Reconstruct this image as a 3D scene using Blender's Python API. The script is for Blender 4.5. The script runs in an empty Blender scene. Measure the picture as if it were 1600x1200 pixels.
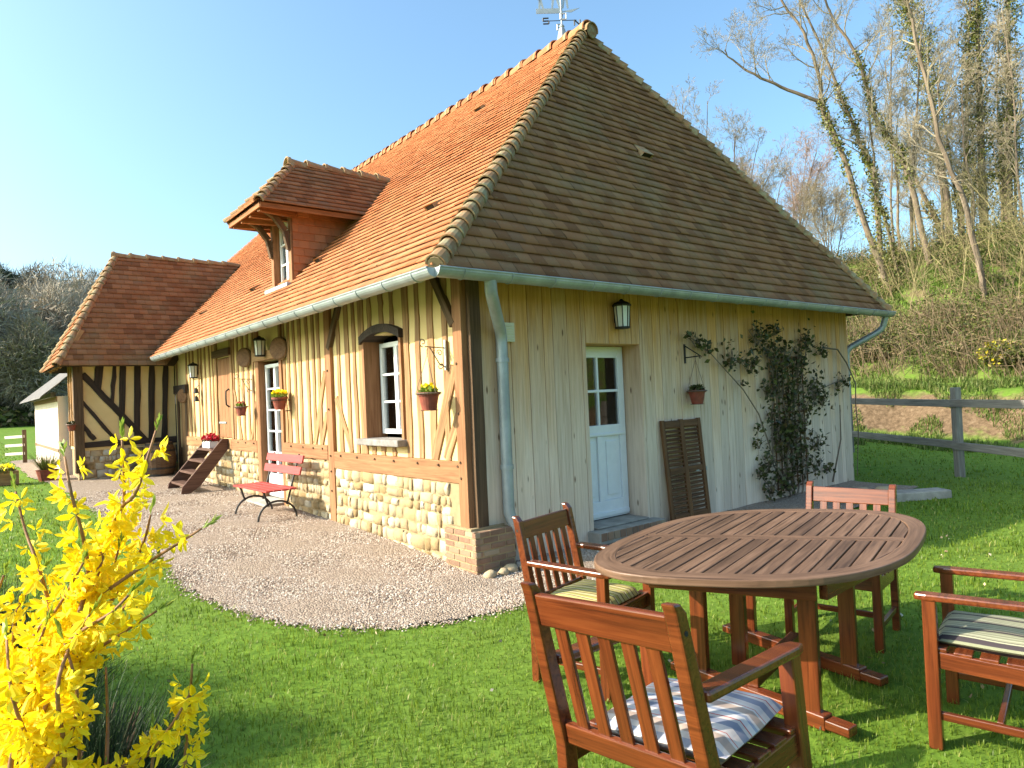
import bpy, math, random
import numpy as np
from mathutils import Vector, Matrix
R = math.radians
random.seed(7)
rng = np.random.default_rng(7)
scn = bpy.context.scene
COL = scn.collection

# ------------------------------------------------------------------ camera
cam_d = bpy.data.cameras.new('camera'); cam = bpy.data.objects.new('camera', cam_d); COL.objects.link(cam)
RT = Vector((0.77651736, -0.62852363, -0.04448403)); UP = Vector((0.02326156, -0.04195516, 0.99884867)); FW = Vector((0.62966633, 0.7766581, 0.01795847))
CAM = Vector((-3.766, -5.335, 1.664))
mw = Matrix((RT, UP, -FW)).transposed().to_4x4(); mw.translation = CAM
cam.matrix_world = mw
cam_d.sensor_width = 36; cam_d.lens = 36 * 1070.652 / 1600
cam_d.clip_start = 0.05; cam_d.clip_end = 1500
scn.camera = cam

# ------------------------------------------------------------------ sky, sun, exposure
SUN = Vector((-1.0, 0.50, 0.64)).normalized()
EL = math.asin(SUN.z); AZ = math.atan2(SUN.x, SUN.y)
w = bpy.data.worlds.new('World'); scn.world = w; w.use_nodes = True
wn = w.node_tree; sky = wn.nodes.new('ShaderNodeTexSky'); sky.sky_type = 'NISHITA'; sky.sun_disc = False
sky.sun_elevation = EL; sky.sun_rotation = AZ; sky.air_density = 1.0; sky.dust_density = 3.6; sky.ozone_density = 4.0
bg = wn.nodes['Background']; bg.inputs[1].default_value = 0.15
tint = wn.nodes.new('ShaderNodeVectorMath'); tint.operation = 'MULTIPLY'; tint.inputs[1].default_value = (1.04, 1.18, 1.08)   # pale spring air
wn.links.new(sky.outputs[0], tint.inputs[0]); wn.links.new(tint.outputs[0], bg.inputs[0])
sd = bpy.data.lights.new('sun', 'SUN'); sd.energy = 4.3; sd.angle = R(0.5); sd.color = (1.0, 0.885, 0.72)
so = bpy.data.objects.new('sun', sd); COL.objects.link(so)
so.rotation_euler = SUN.to_track_quat('Z', 'Y').to_euler()
scn.view_settings.view_transform = 'Standard'; scn.view_settings.look = 'None'
scn.view_settings.exposure = 1.22; scn.view_settings.gamma = 1

# ------------------------------------------------------------------ mesh helpers
class MB:
    def __init__(s): s.v = []; s.f = []; s.g = []
    def add(s, vs, fs, gs=None):
        b = len(s.v); s.v += [tuple(v) for v in vs]
        s.g += [tuple(x) for x in (gs if gs is not None else vs)]
        s.f += [tuple(i + b for i in f) for f in fs]
    def box(s, c, d, M=None):
        hx, hy, hz = d[0]/2, d[1]/2, d[2]/2
        o = [random.uniform(0, 50) for _ in range(3)]
        ax = sorted(range(3), key=lambda i: -d[i])
        vs = []; gs = []
        for x in (-hx, hx):
            for y in (-hy, hy):
                for z in (-hz, hz):
                    p = Vector((x, y, z)); q = (x, y, z)
                    gs.append((q[ax[0]]+o[0], q[ax[1]]+o[1], q[ax[2]]+o[2]))
                    if M is not None: p = M @ p
                    vs.append((p.x+c[0], p.y+c[1], p.z+c[2]))
        s.add(vs, [(0,1,3,2),(4,6,7,5),(0,4,5,1),(2,3,7,6),(0,2,6,4),(1,5,7,3)], gs)
        return s
    def beam(s, p0, p1, w, h, up=(0,0,1), jit=0, n=1, taper=1.0):
        """rectangular bar p0->p1; w across, h along 'up'"""
        p0 = Vector(p0); p1 = Vector(p1); d = p1-p0; L = d.length; d = d/L
        u = Vector(up); sdv = d.cross(u)
        if sdv.length < 1e-4: sdv = d.cross(Vector((1,0,0)))
        sdv.normalize(); u = sdv.cross(d).normalized()
        o = [random.uniform(0, 50) for _ in range(3)]
        vs = []; gs = []; fs = []
        for i in range(n+1):
            t = i/n; c = p0+d*(L*t); k = 1+(taper-1)*t
            j1 = random.uniform(-jit, jit); j2 = random.uniform(-jit, jit)
            for a, b, jj in ((-1,-1,j1),(1,-1,j2),(1,1,j2),(-1,1,j1)):
                p = c+sdv*(a*w*k/2+jj)+u*(b*h*k/2)
                vs.append(p); gs.append((L*t+o[0], a*w/2+o[1], b*h/2+o[2]))
            if i:
                b0 = (i-1)*4; b1 = i*4
                for q in range(4):
                    fs.append((b0+q, b0+(q+1) % 4, b1+(q+1) % 4, b1+q))
        fs.append((3,2,1,0)); e = n*4; fs.append((e,e+1,e+2,e+3))
        s.add(vs, fs, gs); return s
    def tube(s, pts, r, n=8, cap=True):
        pts = [Vector(p) for p in pts]; m = len(pts)
        rs = r if isinstance(r, (list, tuple)) else [r]*m
        vs = []; fs = []; gs = []; o = random.uniform(0, 50); L = 0
        ref = None
        for i in range(m):
            t = (pts[min(i+1, m-1)]-pts[max(i-1, 0)])
            if t.length < 1e-9: t = Vector((0,0,1))
            t.normalize()
            if ref is None:
                ref = t.orthogonal().normalized()
            ref = (ref-t*ref.dot(t))
            if ref.length < 1e-6: ref = t.orthogonal()
            ref.normalize(); bi = t.cross(ref)
            if i: L += (pts[i]-pts[i-1]).length
            for k in range(n):
                a = 2*math.pi*k/n
                vs.append(pts[i]+(ref*math.cos(a)+bi*math.sin(a))*rs[i]); gs.append((L+o, a*rs[i]+o, o))
            if i:
                for k in range(n):
                    fs.append(((i-1)*n+k, (i-1)*n+(k+1) % n, i*n+(k+1) % n, i*n+k))
        if cap:
            fs.append(tuple(range(n))[::-1]); fs.append(tuple((m-1)*n+k for k in range(n)))
        s.add(vs, fs, gs); return s
    def lathe(s, prof, c=(0,0,0), n=16, ax='z', cap=True):
        vs = []; fs = []
        for r, z in prof:
            for k in range(n):
                a = 2*math.pi*k/n; p = (r*math.cos(a), r*math.sin(a), z)
                if ax == 'x': p = (p[2], p[0], p[1])
                if ax == 'y': p = (p[0], p[2], p[1])
                vs.append((p[0]+c[0], p[1]+c[1], p[2]+c[2]))
        m = len(prof)
        for i in range(1, m):
            for k in range(n):
                fs.append(((i-1)*n+k, (i-1)*n+(k+1) % n, i*n+(k+1) % n, i*n+k))
        if cap: fs.append(tuple(range(n))[::-1]); fs.append(tuple((m-1)*n+k for k in range(n)))
        s.add(vs, fs); return s
    def prism(s, poly, off):
        n = len(poly); off = Vector(off)
        vs = [Vector(p) for p in poly]+[Vector(p)+off for p in poly]
        fs = [tuple(range(n))[::-1], tuple(range(n, 2*n))]+[(i, (i+1) % n, n+(i+1) % n, n+i) for i in range(n)]
        s.add(vs, fs); return s
    def build(s, name, mat, parent=None, bevel=0, smooth=False, fix=True, loc=None):
        me = bpy.data.meshes.new(name); me.from_pydata(s.v, [], s.f)
        at = me.attributes.new('gc', 'FLOAT_VECTOR', 'POINT')
        at.data.foreach_set('vector', np.array(s.g, dtype=np.float32).ravel())
        me.materials.append(mat)
        if fix:
            import bmesh
            b = bmesh.new(); b.from_mesh(me); bmesh.ops.recalc_face_normals(b, faces=b.faces); b.to_mesh(me); b.free()
        if smooth: me.polygons.foreach_set('use_smooth', [True]*len(me.polygons))
        o = bpy.data.objects.new(name, me); COL.objects.link(o)
        if bevel:
            bm_ = o.modifiers.new('bevel', 'BEVEL'); bm_.width = bevel; bm_.segments = 2; bm_.limit_method = 'ANGLE'; bm_.angle_limit = R(40)
        if parent is not None: o.parent = parent
        return o

def npmesh(name, V, F, mat, parent=None, smooth=False, attrs=None):
    V = np.asarray(V, dtype=np.float32).reshape(-1, 3); F = np.asarray(F, dtype=np.int32)
    k = F.shape[1]; me = bpy.data.meshes.new(name)
    me.vertices.add(len(V)); me.vertices.foreach_set('co', V.ravel())
    me.loops.add(F.size); me.loops.foreach_set('vertex_index', F.ravel())
    me.polygons.add(len(F)); me.polygons.foreach_set('loop_start', np.arange(len(F), dtype=np.int32)*k)
    me.polygons.foreach_set('loop_total', np.full(len(F), k, dtype=np.int32))
    if smooth: me.polygons.foreach_set('use_smooth', np.ones(len(F), dtype=bool))
    for an, av in (attrs or {}).items():
        at = me.attributes.new(an, 'FLOAT', 'POINT'); at.data.foreach_set('value', np.asarray(av, dtype=np.float32))
    me.update(calc_edges=True); me.materials.append(mat)
    o = bpy.data.objects.new(name, me); COL.objects.link(o)
    if parent is not None: o.parent = parent
    return o

def thing(name, label, cat, loc=(0,0,0), rz=0, group=None):
    o = bpy.data.objects.new(name, None); COL.objects.link(o); o.location = loc; o.rotation_euler = (0,0,rz)
    o.empty_display_size = .1
    return tag(o, label, cat, group)
def tag(o, label, cat, group=None):
    o['label'] = label; o['category'] = cat
    if group: o['group'] = group
    return o
def kind(o, k): o['kind'] = k; return o
def kids(o): return [c for c in COL.objects if c.parent == o]
def dup(root, loc, rz, label=None, scale=None):
    r = root.copy(); COL.objects.link(r); r.location = loc
    r.rotation_euler = rz if isinstance(rz, (tuple, list)) else (0,0,rz)
    if scale is not None: r.scale = (scale,)*3 if not isinstance(scale, tuple) else scale
    if label: r['label'] = label
    for ch in kids(root):
        c = ch.copy(); COL.objects.link(c); c.parent = r
        for g in kids(ch):
            d = g.copy(); COL.objects.link(d); d.parent = c
    return r

# ------------------------------------------------------------------ materials
class NT:
    def __init__(s, name):
        s.m = bpy.data.materials.new(name); s.m.use_nodes = True; s.t = s.m.node_tree; s.p = s.t.nodes['Principled BSDF']
    def n(s, typ, **kw):
        x = s.t.nodes.new(typ)
        for k, v in kw.items(): setattr(x, k, v)
        return x
    def put(s, sock, v):
        if hasattr(v, 'is_output') or isinstance(v, bpy.types.NodeSocket): s.t.links.new(v, sock)
        else: sock.default_value = v
    def coord(s, kind='Object'): return s.n('ShaderNodeTexCoord').outputs[kind]
    def attr(s, a, out='Vector'): x = s.n('ShaderNodeAttribute', attribute_name=a); return x.outputs[out]
    def island(s): return s.n('ShaderNodeNewGeometry').outputs['Random Per Island']
    def scale(s, vec, sc):
        x = s.n('ShaderNodeVectorMath', operation='MULTIPLY'); s.put(x.inputs[0], vec); x.inputs[1].default_value = sc; return x.outputs[0]
    def noise(s, vec, scale=5, detail=4, rough=.6, dist=0):
        x = s.n('ShaderNodeTexNoise'); s.put(x.inputs['Vector'], vec); x.inputs['Scale'].default_value = scale; x.inputs['Detail'].default_value = detail
        x.inputs['Roughness'].default_value = rough; x.inputs['Distortion'].default_value = dist; return x.outputs['Fac']
    def vor(s, vec, scale, feat='F1', out='Distance'):
        x = s.n('ShaderNodeTexVoronoi', feature=feat); s.put(x.inputs['Vector'], vec); x.inputs['Scale'].default_value = scale; return x.outputs[out]
    def ramp(s, fac, stops):
        x = s.n('ShaderNodeValToRGB'); s.put(x.inputs[0], fac); e = x.color_ramp.elements
        while len(e) < len(stops): e.new(.5)
        for i, (p, c) in enumerate(stops):
            e[i].position = p; e[i].color = (c[0], c[1], c[2], 1) if isinstance(c, (tuple, list)) else (c, c, c, 1)
        return x.outputs[0]
    def mix(s, a, b, f, mode='MIX'):
        x = s.n('ShaderNodeMix', data_type='RGBA', blend_type=mode); s.put(x.inputs[0], f)
        s.put(x.inputs[6], (*a, 1) if isinstance(a, tuple) else a); s.put(x.inputs[7], (*b, 1) if isinstance(b, tuple) else b); return x.outputs[2]
    def math(s, op, a, b=0.0, clamp=False):
        x = s.n('ShaderNodeMath', operation=op, use_clamp=clamp); s.put(x.inputs[0], a); s.put(x.inputs[1], b); return x.outputs[0]
    def sep(s, vec): x = s.n('ShaderNodeSeparateXYZ'); s.put(x.inputs[0], vec); return x.outputs
    def bump(s, h, strength=.4, dist=.01):
        x = s.n('ShaderNodeBump'); x.inputs['Strength'].default_value = strength; x.inputs['Distance'].default_value = dist
        s.put(x.inputs['Height'], h); s.put(s.p.inputs['Normal'], x.outputs[0])
    def done(s, col=None, rough=.6, metal=0, spec=None):
        if col is not None: s.put(s.p.inputs['Base Color'], (*col, 1) if isinstance(col, tuple) else col)
        s.put(s.p.inputs['Roughness'], rough); s.p.inputs['Metallic'].default_value = metal
        if spec is not None: s.p.inputs['Specular IOR Level'].default_value = spec
        return s.m

def wood(name, c0, c1, c2, rough=.7, grain=22, stretch=.05, bump=.35, isl=.35, spec=.3, coat=0):
    """grain along the first gc coordinate; c0 dark streak, c1 body, c2 light"""
    t = NT(name); g = t.attr('gc'); v = t.scale(g, (stretch*grain, grain, grain))
    a = t.noise(v, 1.6, 6, .62, .6); b = t.noise(t.scale(g, (1.2, 6, 6)), 1.0, 3)
    c = t.ramp(a, [(.28, c0), (.5, c1), (.74, c2)])
    c = t.mix(c, c0, t.math('MULTIPLY', t.ramp(b, [(.5, 0.), (.72, 1.)]), .55))
    k = t.math('ADD', t.math('MULTIPLY', t.island(), isl), 1-isl/2)
    vv = t.n('ShaderNodeCombineColor'); [t.put(vv.inputs[i], k) for i in range(3)]
    c = t.mix(c, vv.outputs[0], 1.0, 'MULTIPLY')
    if bump: t.bump(a, bump, .004)
    if coat: t.p.inputs['Coat Weight'].default_value = coat; t.p.inputs['Coat Roughness'].default_value = .25
    return t.done(c, rough, spec=spec)
def plain(name, col, rough=.6, metal=0, var=.15, sc=8, spec=None, bump=0):
    t = NT(name); o = t.coord(); a = t.noise(o, sc, 4)
    d = tuple(x*(1-var) for x in col); l = tuple(min(1, x*(1+var)) for x in col)
    if bump: t.bump(t.noise(o, sc*6, 4), bump, .004)
    return t.done(t.ramp(a, [(.3, d), (.7, l)]), rough, metal, spec)
def leafmat(name, stops, rough=.5, trans=.25, spec=.3, isl=True):
    t = NT(name); c = t.ramp(t.island(), stops)
    if name == 'grass_blade':
        n_ = t.noise(t.coord(), 1.1, 5, .65); c = t.mix(c, (.26,.29,.06), t.math('MULTIPLY', t.ramp(n_, [(.5, 0.), (.72, 1.)]), .45)); c = t.mix(c, (.07,.15,.012), t.math('MULTIPLY', t.ramp(n_, [(.28, 1.), (.45, 0.)]), .5))
    t.done(c, rough, spec=spec)
    if trans:
        tr = t.n('ShaderNodeBsdfTranslucent'); t.put(tr.inputs[0], c); mx = t.n('ShaderNodeMixShader'); mx.inputs[0].default_value = trans
        out = t.t.nodes['Material Output']; t.t.links.new(t.p.outputs[0], mx.inputs[1]); t.t.links.new(tr.outputs[0], mx.inputs[2]); t.t.links.new(mx.outputs[0], out.inputs[0])
    return t.m

def tile_mat():
    t = NT('clay_tile'); o = t.coord(); i = t.island()
    c = t.ramp(i, [(0, (.32,.112,.045)), (.3, (.38,.14,.058)), (.6, (.42,.16,.068)), (.9, (.46,.19,.085)), (1, (.35,.14,.068))])
    a = t.noise(o, 1.1, 5, .65); b = t.noise(o, 28, 5, .7)
    c = t.mix(c, (.25,.19,.12), t.math('MULTIPLY', t.ramp(a, [(.5, 0.), (.75, 1.)]), .25))
    c = t.mix(c, (.24,.115,.055), t.math('MULTIPLY', t.ramp(b, [(.45, 0.), (.7, 1.)]), .3))
    t.bump(b, .3, .004)
    return t.done(c, .85, spec=.2)
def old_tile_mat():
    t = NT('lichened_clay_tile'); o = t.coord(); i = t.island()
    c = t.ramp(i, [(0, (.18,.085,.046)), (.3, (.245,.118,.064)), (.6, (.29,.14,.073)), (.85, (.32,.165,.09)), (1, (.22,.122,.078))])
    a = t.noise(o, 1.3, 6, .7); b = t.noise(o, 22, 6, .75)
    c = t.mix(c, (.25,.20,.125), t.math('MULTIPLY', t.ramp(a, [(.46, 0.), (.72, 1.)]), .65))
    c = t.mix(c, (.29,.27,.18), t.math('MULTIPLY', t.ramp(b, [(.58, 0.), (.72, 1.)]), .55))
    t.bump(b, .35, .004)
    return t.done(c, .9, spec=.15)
def ridge_mat():
    t = NT('weathered_ridge_clay'); o = t.coord(); i = t.island()
    c = t.ramp(i, [(0, (.22,.13,.07)), (.5, (.30,.17,.085)), (1, (.36,.20,.10))])
    a = t.noise(o, 9, 6, .7)
    c = t.mix(c, (.30,.28,.17), t.ramp(a, [(.45, 0.), (.62, .85)])); t.bump(a, .4, .006)
    return t.done(c, .9, spec=.15)
def plaster_mat():
    t = NT('lime_plaster'); o = t.coord(); a = t.noise(o, 1.7, 5); b = t.noise(o, 40, 6, .7)
    c = t.ramp(a, [(.3, (.62,.45,.21)), (.7, (.73,.555,.285))]); t.bump(b, .35, .006)
    return t.done(c, .95, spec=.1)
def clad_mat():
    t = NT('pale_pine_board'); g = t.attr('gc'); o = t.coord(); z = t.sep(o)[2]
    a = t.noise(t.scale(g, (1.1, 26, 26)), 1.5, 6, .6, .8)
    c = t.ramp(a, [(.3, (.62,.47,.345)), (.55, (.78,.62,.48)), (.8, (.84,.70,.57))])
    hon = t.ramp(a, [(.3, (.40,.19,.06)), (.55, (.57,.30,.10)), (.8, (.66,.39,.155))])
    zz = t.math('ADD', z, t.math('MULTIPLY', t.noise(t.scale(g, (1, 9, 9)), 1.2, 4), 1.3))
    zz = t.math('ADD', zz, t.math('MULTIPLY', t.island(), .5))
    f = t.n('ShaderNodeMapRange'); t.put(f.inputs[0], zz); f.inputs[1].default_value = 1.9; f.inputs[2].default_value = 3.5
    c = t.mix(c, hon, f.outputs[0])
    k = t.vor(t.scale(g, (2.6, 9, 9)), 1.0); c = t.mix((.17,.085,.04), c, t.ramp(k, [(.05, 0.), (.13, 1.)]))
    vv = t.n('ShaderNodeCombineColor'); kk = t.math('ADD', t.math('MULTIPLY', t.island(), .26), .82); [t.put(vv.inputs[i], kk) for i in range(3)]
    c = t.mix(c, vv.outputs[0], 1.0, 'MULTIPLY'); t.bump(a, .3, .004)
    return t.done(c, .75, spec=.2)
def stone_mat():
    t = NT('cream_rubble_stone'); o = t.coord(); i = t.island()
    c = t.ramp(i, [(0, (.22,.15,.07)), (.25, (.36,.26,.135)), (.5, (.47,.39,.27)), (.7, (.31,.21,.10)), (.85, (.52,.47,.38)), (1, (.38,.30,.19))])
    a = t.noise(o, 22, 6, .65); c = t.mix(c, (.36,.27,.15), t.math('MULTIPLY', t.ramp(a, [(.5, 0.), (.75, 1.)]), .6)); t.bump(a, .6, .012)
    return t.done(c, .9, spec=.15)
def gravel_mat():
    t = NT('pink_gravel'); o = t.coord(); x = t.n('ShaderNodeTexVoronoi'); t.put(x.inputs['Vector'], o); x.inputs['Scale'].default_value = 62
    h = t.sep(x.outputs['Color'])[0]
    c = t.ramp(h, [(0, (.17,.125,.095)), (.35, (.29,.22,.165)), (.65, (.37,.285,.215)), (.85, (.45,.38,.305)), (1, (.25,.195,.155))])
    a = t.noise(o, .8, 4); c = t.mix(c, (.36,.27,.21), t.math('MULTIPLY', a, .4))
    d = t.math('SUBTRACT', 1.0, x.outputs['Distance']); t.bump(d, 1.0, .02)
    return t.done(c, .85, spec=.2)
def ground_mat():
    t = NT('turf_and_earth'); o = t.coord(); a = t.noise(o, .35, 5); b = t.noise(o, 9, 6, .7); n = t.sep(t.n('ShaderNodeNewGeometry').outputs['Normal'])[2]
    c = t.ramp(b, [(.25, (.05,.10,.012)), (.5, (.11,.195,.022)), (.75, (.17,.27,.035))])
    c = t.mix(c, (.14,.19,.04), t.math('MULTIPLY', t.ramp(a, [(.4, 0.), (.7, 1.)]), .5))
    px_ = t.sep(o)[0]; lit = t.math('MULTIPLY', t.ramp(t.noise(o, 1.1, 6, .7), [(.42, 0.), (.6, 1.)]), t.math('GREATER_THAN', px_, 18.5)); c = t.mix(c, (.15,.105,.06), t.math('MULTIPLY', lit, .85))
    soil = t.ramp(b, [(.3, (.075,.05,.028)), (.55, (.17,.115,.068)), (.8, (.28,.205,.13))])
    k = t.math('SUBTRACT', .93, n); k = t.math('ADD', k, t.math('MULTIPLY', t.math('SUBTRACT', t.noise(o, 1.6, 6, .7), .5), .5))
    c = t.mix(c, soil, t.math('MULTIPLY', t.ramp(k, [(.0, 0.), (.12, 1.)]), t.math('LESS_THAN', px_, 17.6))); t.bump(b, .5, .03)
    return t.done(c, .95, spec=.1)
def brick_stone(): return plain('slate_grey', (.22,.20,.185), .8, var=.3, sc=14, bump=.4)

MAT = dict(
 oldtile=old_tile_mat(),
 tile=tile_mat(), ridge=ridge_mat(), plaster=plaster_mat(), clad=clad_mat(), stone=stone_mat(), gravel=gravel_mat(), ground=ground_mat(), slate=brick_stone(),
 timber=wood('weathered_oak', (.15,.08,.036), (.35,.195,.088), (.48,.29,.145), .8),
 oaknew=wood('honey_oak', (.17,.075,.031), (.29,.135,.06), (.38,.195,.095), .75, isl=.2),
 darktimber=wood('black_stained_timber', (.018,.013,.011), (.042,.028,.022), (.07,.048,.036), .8),
 browntimber=wood('dark_brown_timber', (.05,.029,.016), (.11,.064,.034), (.165,.10,.055), .8),
 chair=wood('varnished_red_hardwood', (.05,.011,.004), (.135,.031,.009), (.205,.054,.015), .27, grain=30, bump=.15, isl=.3, spec=.5, coat=.25),
 tabletop=wood('weathered_hardwood', (.05,.026,.015), (.135,.075,.045), (.205,.122,.08), .5, grain=30, bump=.25, isl=.4, spec=.35),
 disc=wood('brown_disc_wood', (.07,.03,.012), (.17,.08,.033), (.24,.12,.055), .7),
 redwood=wood('red_brown_rafter_wood', (.12,.045,.016), (.27,.105,.036), (.36,.155,.06), .75),
 step=wood('brown_step_wood', (.05,.022,.015), (.105,.052,.035), (.155,.085,.06), .65),
 fence=wood('grey_fence_wood', (.13,.115,.10), (.235,.215,.19), (.34,.315,.285), .9),
 shutter=wood('stained_shutter_wood', (.055,.024,.009), (.135,.06,.022), (.20,.098,.04), .65),
 red=wood('red_painted_wood', (.34,.042,.04), (.44,.062,.056), (.50,.088,.078), .5, bump=.1, isl=.1),
 white=plain('white_paint', (.76,.77,.78), .4, var=.04, spec=.4),
 zinc=plain('zinc', (.35,.385,.40), .5, .5, var=.2, sc=5),
 iron=plain('black_iron', (.018,.016,.015), .55, .2),
 rust=plain('rusty_wire', (.16,.12,.09), .6, .5),
 terracotta=plain('terracotta_pot', (.21,.045,.026), .6, var=.2, sc=20),
 mortar=plain('lime_mortar', (.31,.225,.12), .95, var=.18, sc=9, bump=.6),
 brick=None, cream=plain('cream_plastic', (.62,.58,.40), .5, var=.05),
 milk=plain('frosted_lamp_glass', (.72,.72,.68), .35, var=.03),
 roof_under=plain('underlay', (.07,.045,.03), .9), dark=plain('dark_room', (.02,.018,.016), .9),
 pinkwall=plain('pale_pink_render', (.74,.62,.52), .9, var=.06, sc=3),
 slateroof=plain('old_slate', (.125,.112,.105), .8, var=.35, sc=7, bump=.4),
 concrete=plain('old_concrete', (.30,.275,.235), .9, var=.3, sc=6, bump=.5),
 curtain=plain('white_curtain', (.75,.74,.70), .9, var=.04),
 bark=wood('tree_bark', (.075,.058,.042), (.18,.135,.095), (.30,.24,.175), .9, grain=10, isl=.2),
 twig=plain('twig_bark', (.27,.225,.15), .9, var=.25, sc=2),
 paletwig=plain('pale_twig', (.36,.30,.19), .9, var=.25, sc=2),
 olivetwig=plain('olive_twig', (.27,.225,.10), .9, var=.25, sc=2), browntwig=plain('bramble_twig', (.24,.17,.095), .9, var=.35, sc=2),
 redtwig=plain('reddish_twig', (.34,.235,.175), .9, var=.2, sc=2),
 fartwig=plain('grey_twig', (.37,.32,.245), .95, var=.3, sc=.3),
 ivy=leafmat('ivy_leaf', [(0,(.06,.075,.014)),(.5,(.15,.165,.035)),(1,(.26,.25,.075))], .4, .2),
 rose=leafmat('rose_leaf', [(0,(.03,.032,.010)),(.5,(.06,.07,.018)),(.85,(.10,.11,.03)),(1,(.13,.08,.035))], .5, .15),
 grass=leafmat('grass_blade', [(0,(.07,.12,.010)),(.5,(.16,.245,.02)),(.9,(.23,.32,.035)),(1,(.40,.37,.13))], .45, .5),
 rough=leafmat('rough_grass', [(0,(.06,.10,.015)),(.5,(.12,.19,.03)),(1,(.24,.24,.08))], .6, .3),
 thicket=leafmat('thicket_leaf', [(0,(.035,.045,.012)),(.4,(.085,.11,.022)),(.7,(.16,.175,.04)),(.85,(.22,.17,.08)),(1,(.26,.18,.10))], .6, .25),
 evergreen=leafmat('evergreen_needle', [(0,(.03,.042,.02)),(1,(.07,.09,.035))], .7, .2),
 yellow=leafmat('yellow_petal', [(0,(.82,.60,.006)),(.5,(.90,.72,.012)),(1,(.94,.82,.06))], .5, .5),
 yellow2=leafmat('gorse_petal', [(0,(.35,.33,.03)),(1,(.65,.5,.03))], .5, .3),
 fstem=plain('forsythia_bark', (.24,.115,.045), .7, var=.25, sc=30),
 bud=leafmat('fresh_bud', [(0,(.18,.27,.03)),(1,(.30,.38,.06))], .5, .3),
 broom=leafmat('broom_stem', [(0,(.012,.026,.010)),(1,(.035,.06,.018))], .6, .1),
 redflower=leafmat('red_petal', [(0,(.30,.01,.02)),(1,(.55,.02,.04))], .5, .25),
)
def glass_mat():
    t = NT('window_glass'); t.p.inputs['Base Color'].default_value = (.03,.035,.04,1); t.p.inputs['Roughness'].default_value = .04
    gl = t.n('ShaderNodeBsdfGlossy'); gl.inputs['Roughness'].default_value = .02; tr = t.n('ShaderNodeBsdfTransparent'); fr = t.n('ShaderNodeFresnel'); fr.inputs[0].default_value = 1.6
    mx = t.n('ShaderNodeMixShader'); t.t.links.new(fr.outputs[0], mx.inputs[0]); t.t.links.new(tr.outputs[0], mx.inputs[1]); t.t.links.new(gl.outputs[0], mx.inputs[2])
    t.t.links.new(mx.outputs[0], t.t.nodes['Material Output'].inputs[0]); return t.m
MAT['glass'] = glass_mat()
def brick_mat():
    t = NT('red_brick'); i = t.island(); o = t.coord(); a = t.noise(o, 30, 5)
    c = t.ramp(i, [(0, (.15,.065,.04)), (.4, (.24,.115,.07)), (.75, (.31,.18,.11)), (1, (.38,.29,.19))]); c = t.mix(c, (.27,.22,.155), t.math('MULTIPLY', a, .7)); t.bump(a, .5, .006)
    return t.done(c, .9, spec=.15)
MAT['brick'] = brick_mat()
def stripes(name, ax, seq, sc):
    """woven stripes along one gc axis: list of (position, colour), constant steps"""
    t = NT(name); g = t.sep(t.attr('gc'))[ax]; f = t.math('FRACT', t.math('MULTIPLY', g, sc))
    x = t.n('ShaderNodeValToRGB'); x.color_ramp.interpolation = 'CONSTANT'; t.put(x.inputs[0], f); e = x.color_ramp.elements
    while len(e) < len(seq): e.new(.5)
    for i, (p, c) in enumerate(seq): e[i].position = p; e[i].color = (*c, 1)
    t.bump(t.noise(t.attr('gc'), 300, 2), .3, .002)
    return t, x.outputs[0]

# ------------------------------------------------------------------ terrain
def ss(a, b, x):
    t = np.clip((np.asarray(x, float)-a)/(b-a), 0, 1); return t*t*(3-2*t)
def g(x, y):
    x = np.asarray(x, float); y = np.asarray(y, float)
    h = .15*ss(-1.2, 3.5, y)+.02*np.clip(y-3, 0, 12)
    h = h+.022*np.clip(y-26, 0, 34)+14*ss(58, 125, y)*(1-.25*ss(10, 40, x))
    s = x-(14.7+.18*np.clip(y, 0, 40)+.25*np.sin(y*1.1)+.2*np.sin(y*2.7+1))
    b = 1.25*ss(0, 2.0, s)+.10*np.clip(s-2, 0, 3)+.52*np.clip(s-4.0, 0, 11)+.12*np.clip(s-15, 0, 25)
    b = b*(1-ss(26, 60, y))
    wob = (np.sin(x*.9+y*.6)+np.sin(x*.5-y*1.1))*.10*ss(3, 6, s)
    return h+b+wob+.012*np.sin(x*1.3+.4)*np.sin(y*1.1)
def gz(x, y): return float(g(x, y))

# ================================================================== SETTING: ground, gravel
def grow(a, b, n, k):   # spacing growing geometrically from a to b
    t = (np.power(k, np.linspace(0, 1, n))-1)/(k-1); return a+(b-a)*t
gx = np.unique(np.concatenate([grow(-9, -260, 34, 60), np.arange(-9, 34, .3), grow(34, 260, 34, 60)]))
gy = np.unique(np.concatenate([grow(-9, -80, 20, 40), np.arange(-9, 26, .3), grow(26, 330, 60, 20)]))
X, Y = np.meshgrid(gx, gy); Z = g(X, Y)
# a hollow under the house floor keeps the turf out of it
ny, nx = X.shape
idx = np.arange(nx*ny).reshape(ny, nx)
F = np.stack([idx[:-1,:-1], idx[:-1,1:], idx[1:,1:], idx[1:,:-1]], -1).reshape(-1, 4)
kind(npmesh('ground', np.stack([X, Y, Z], -1), F, MAT['ground'], smooth=True), 'structure')

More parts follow.
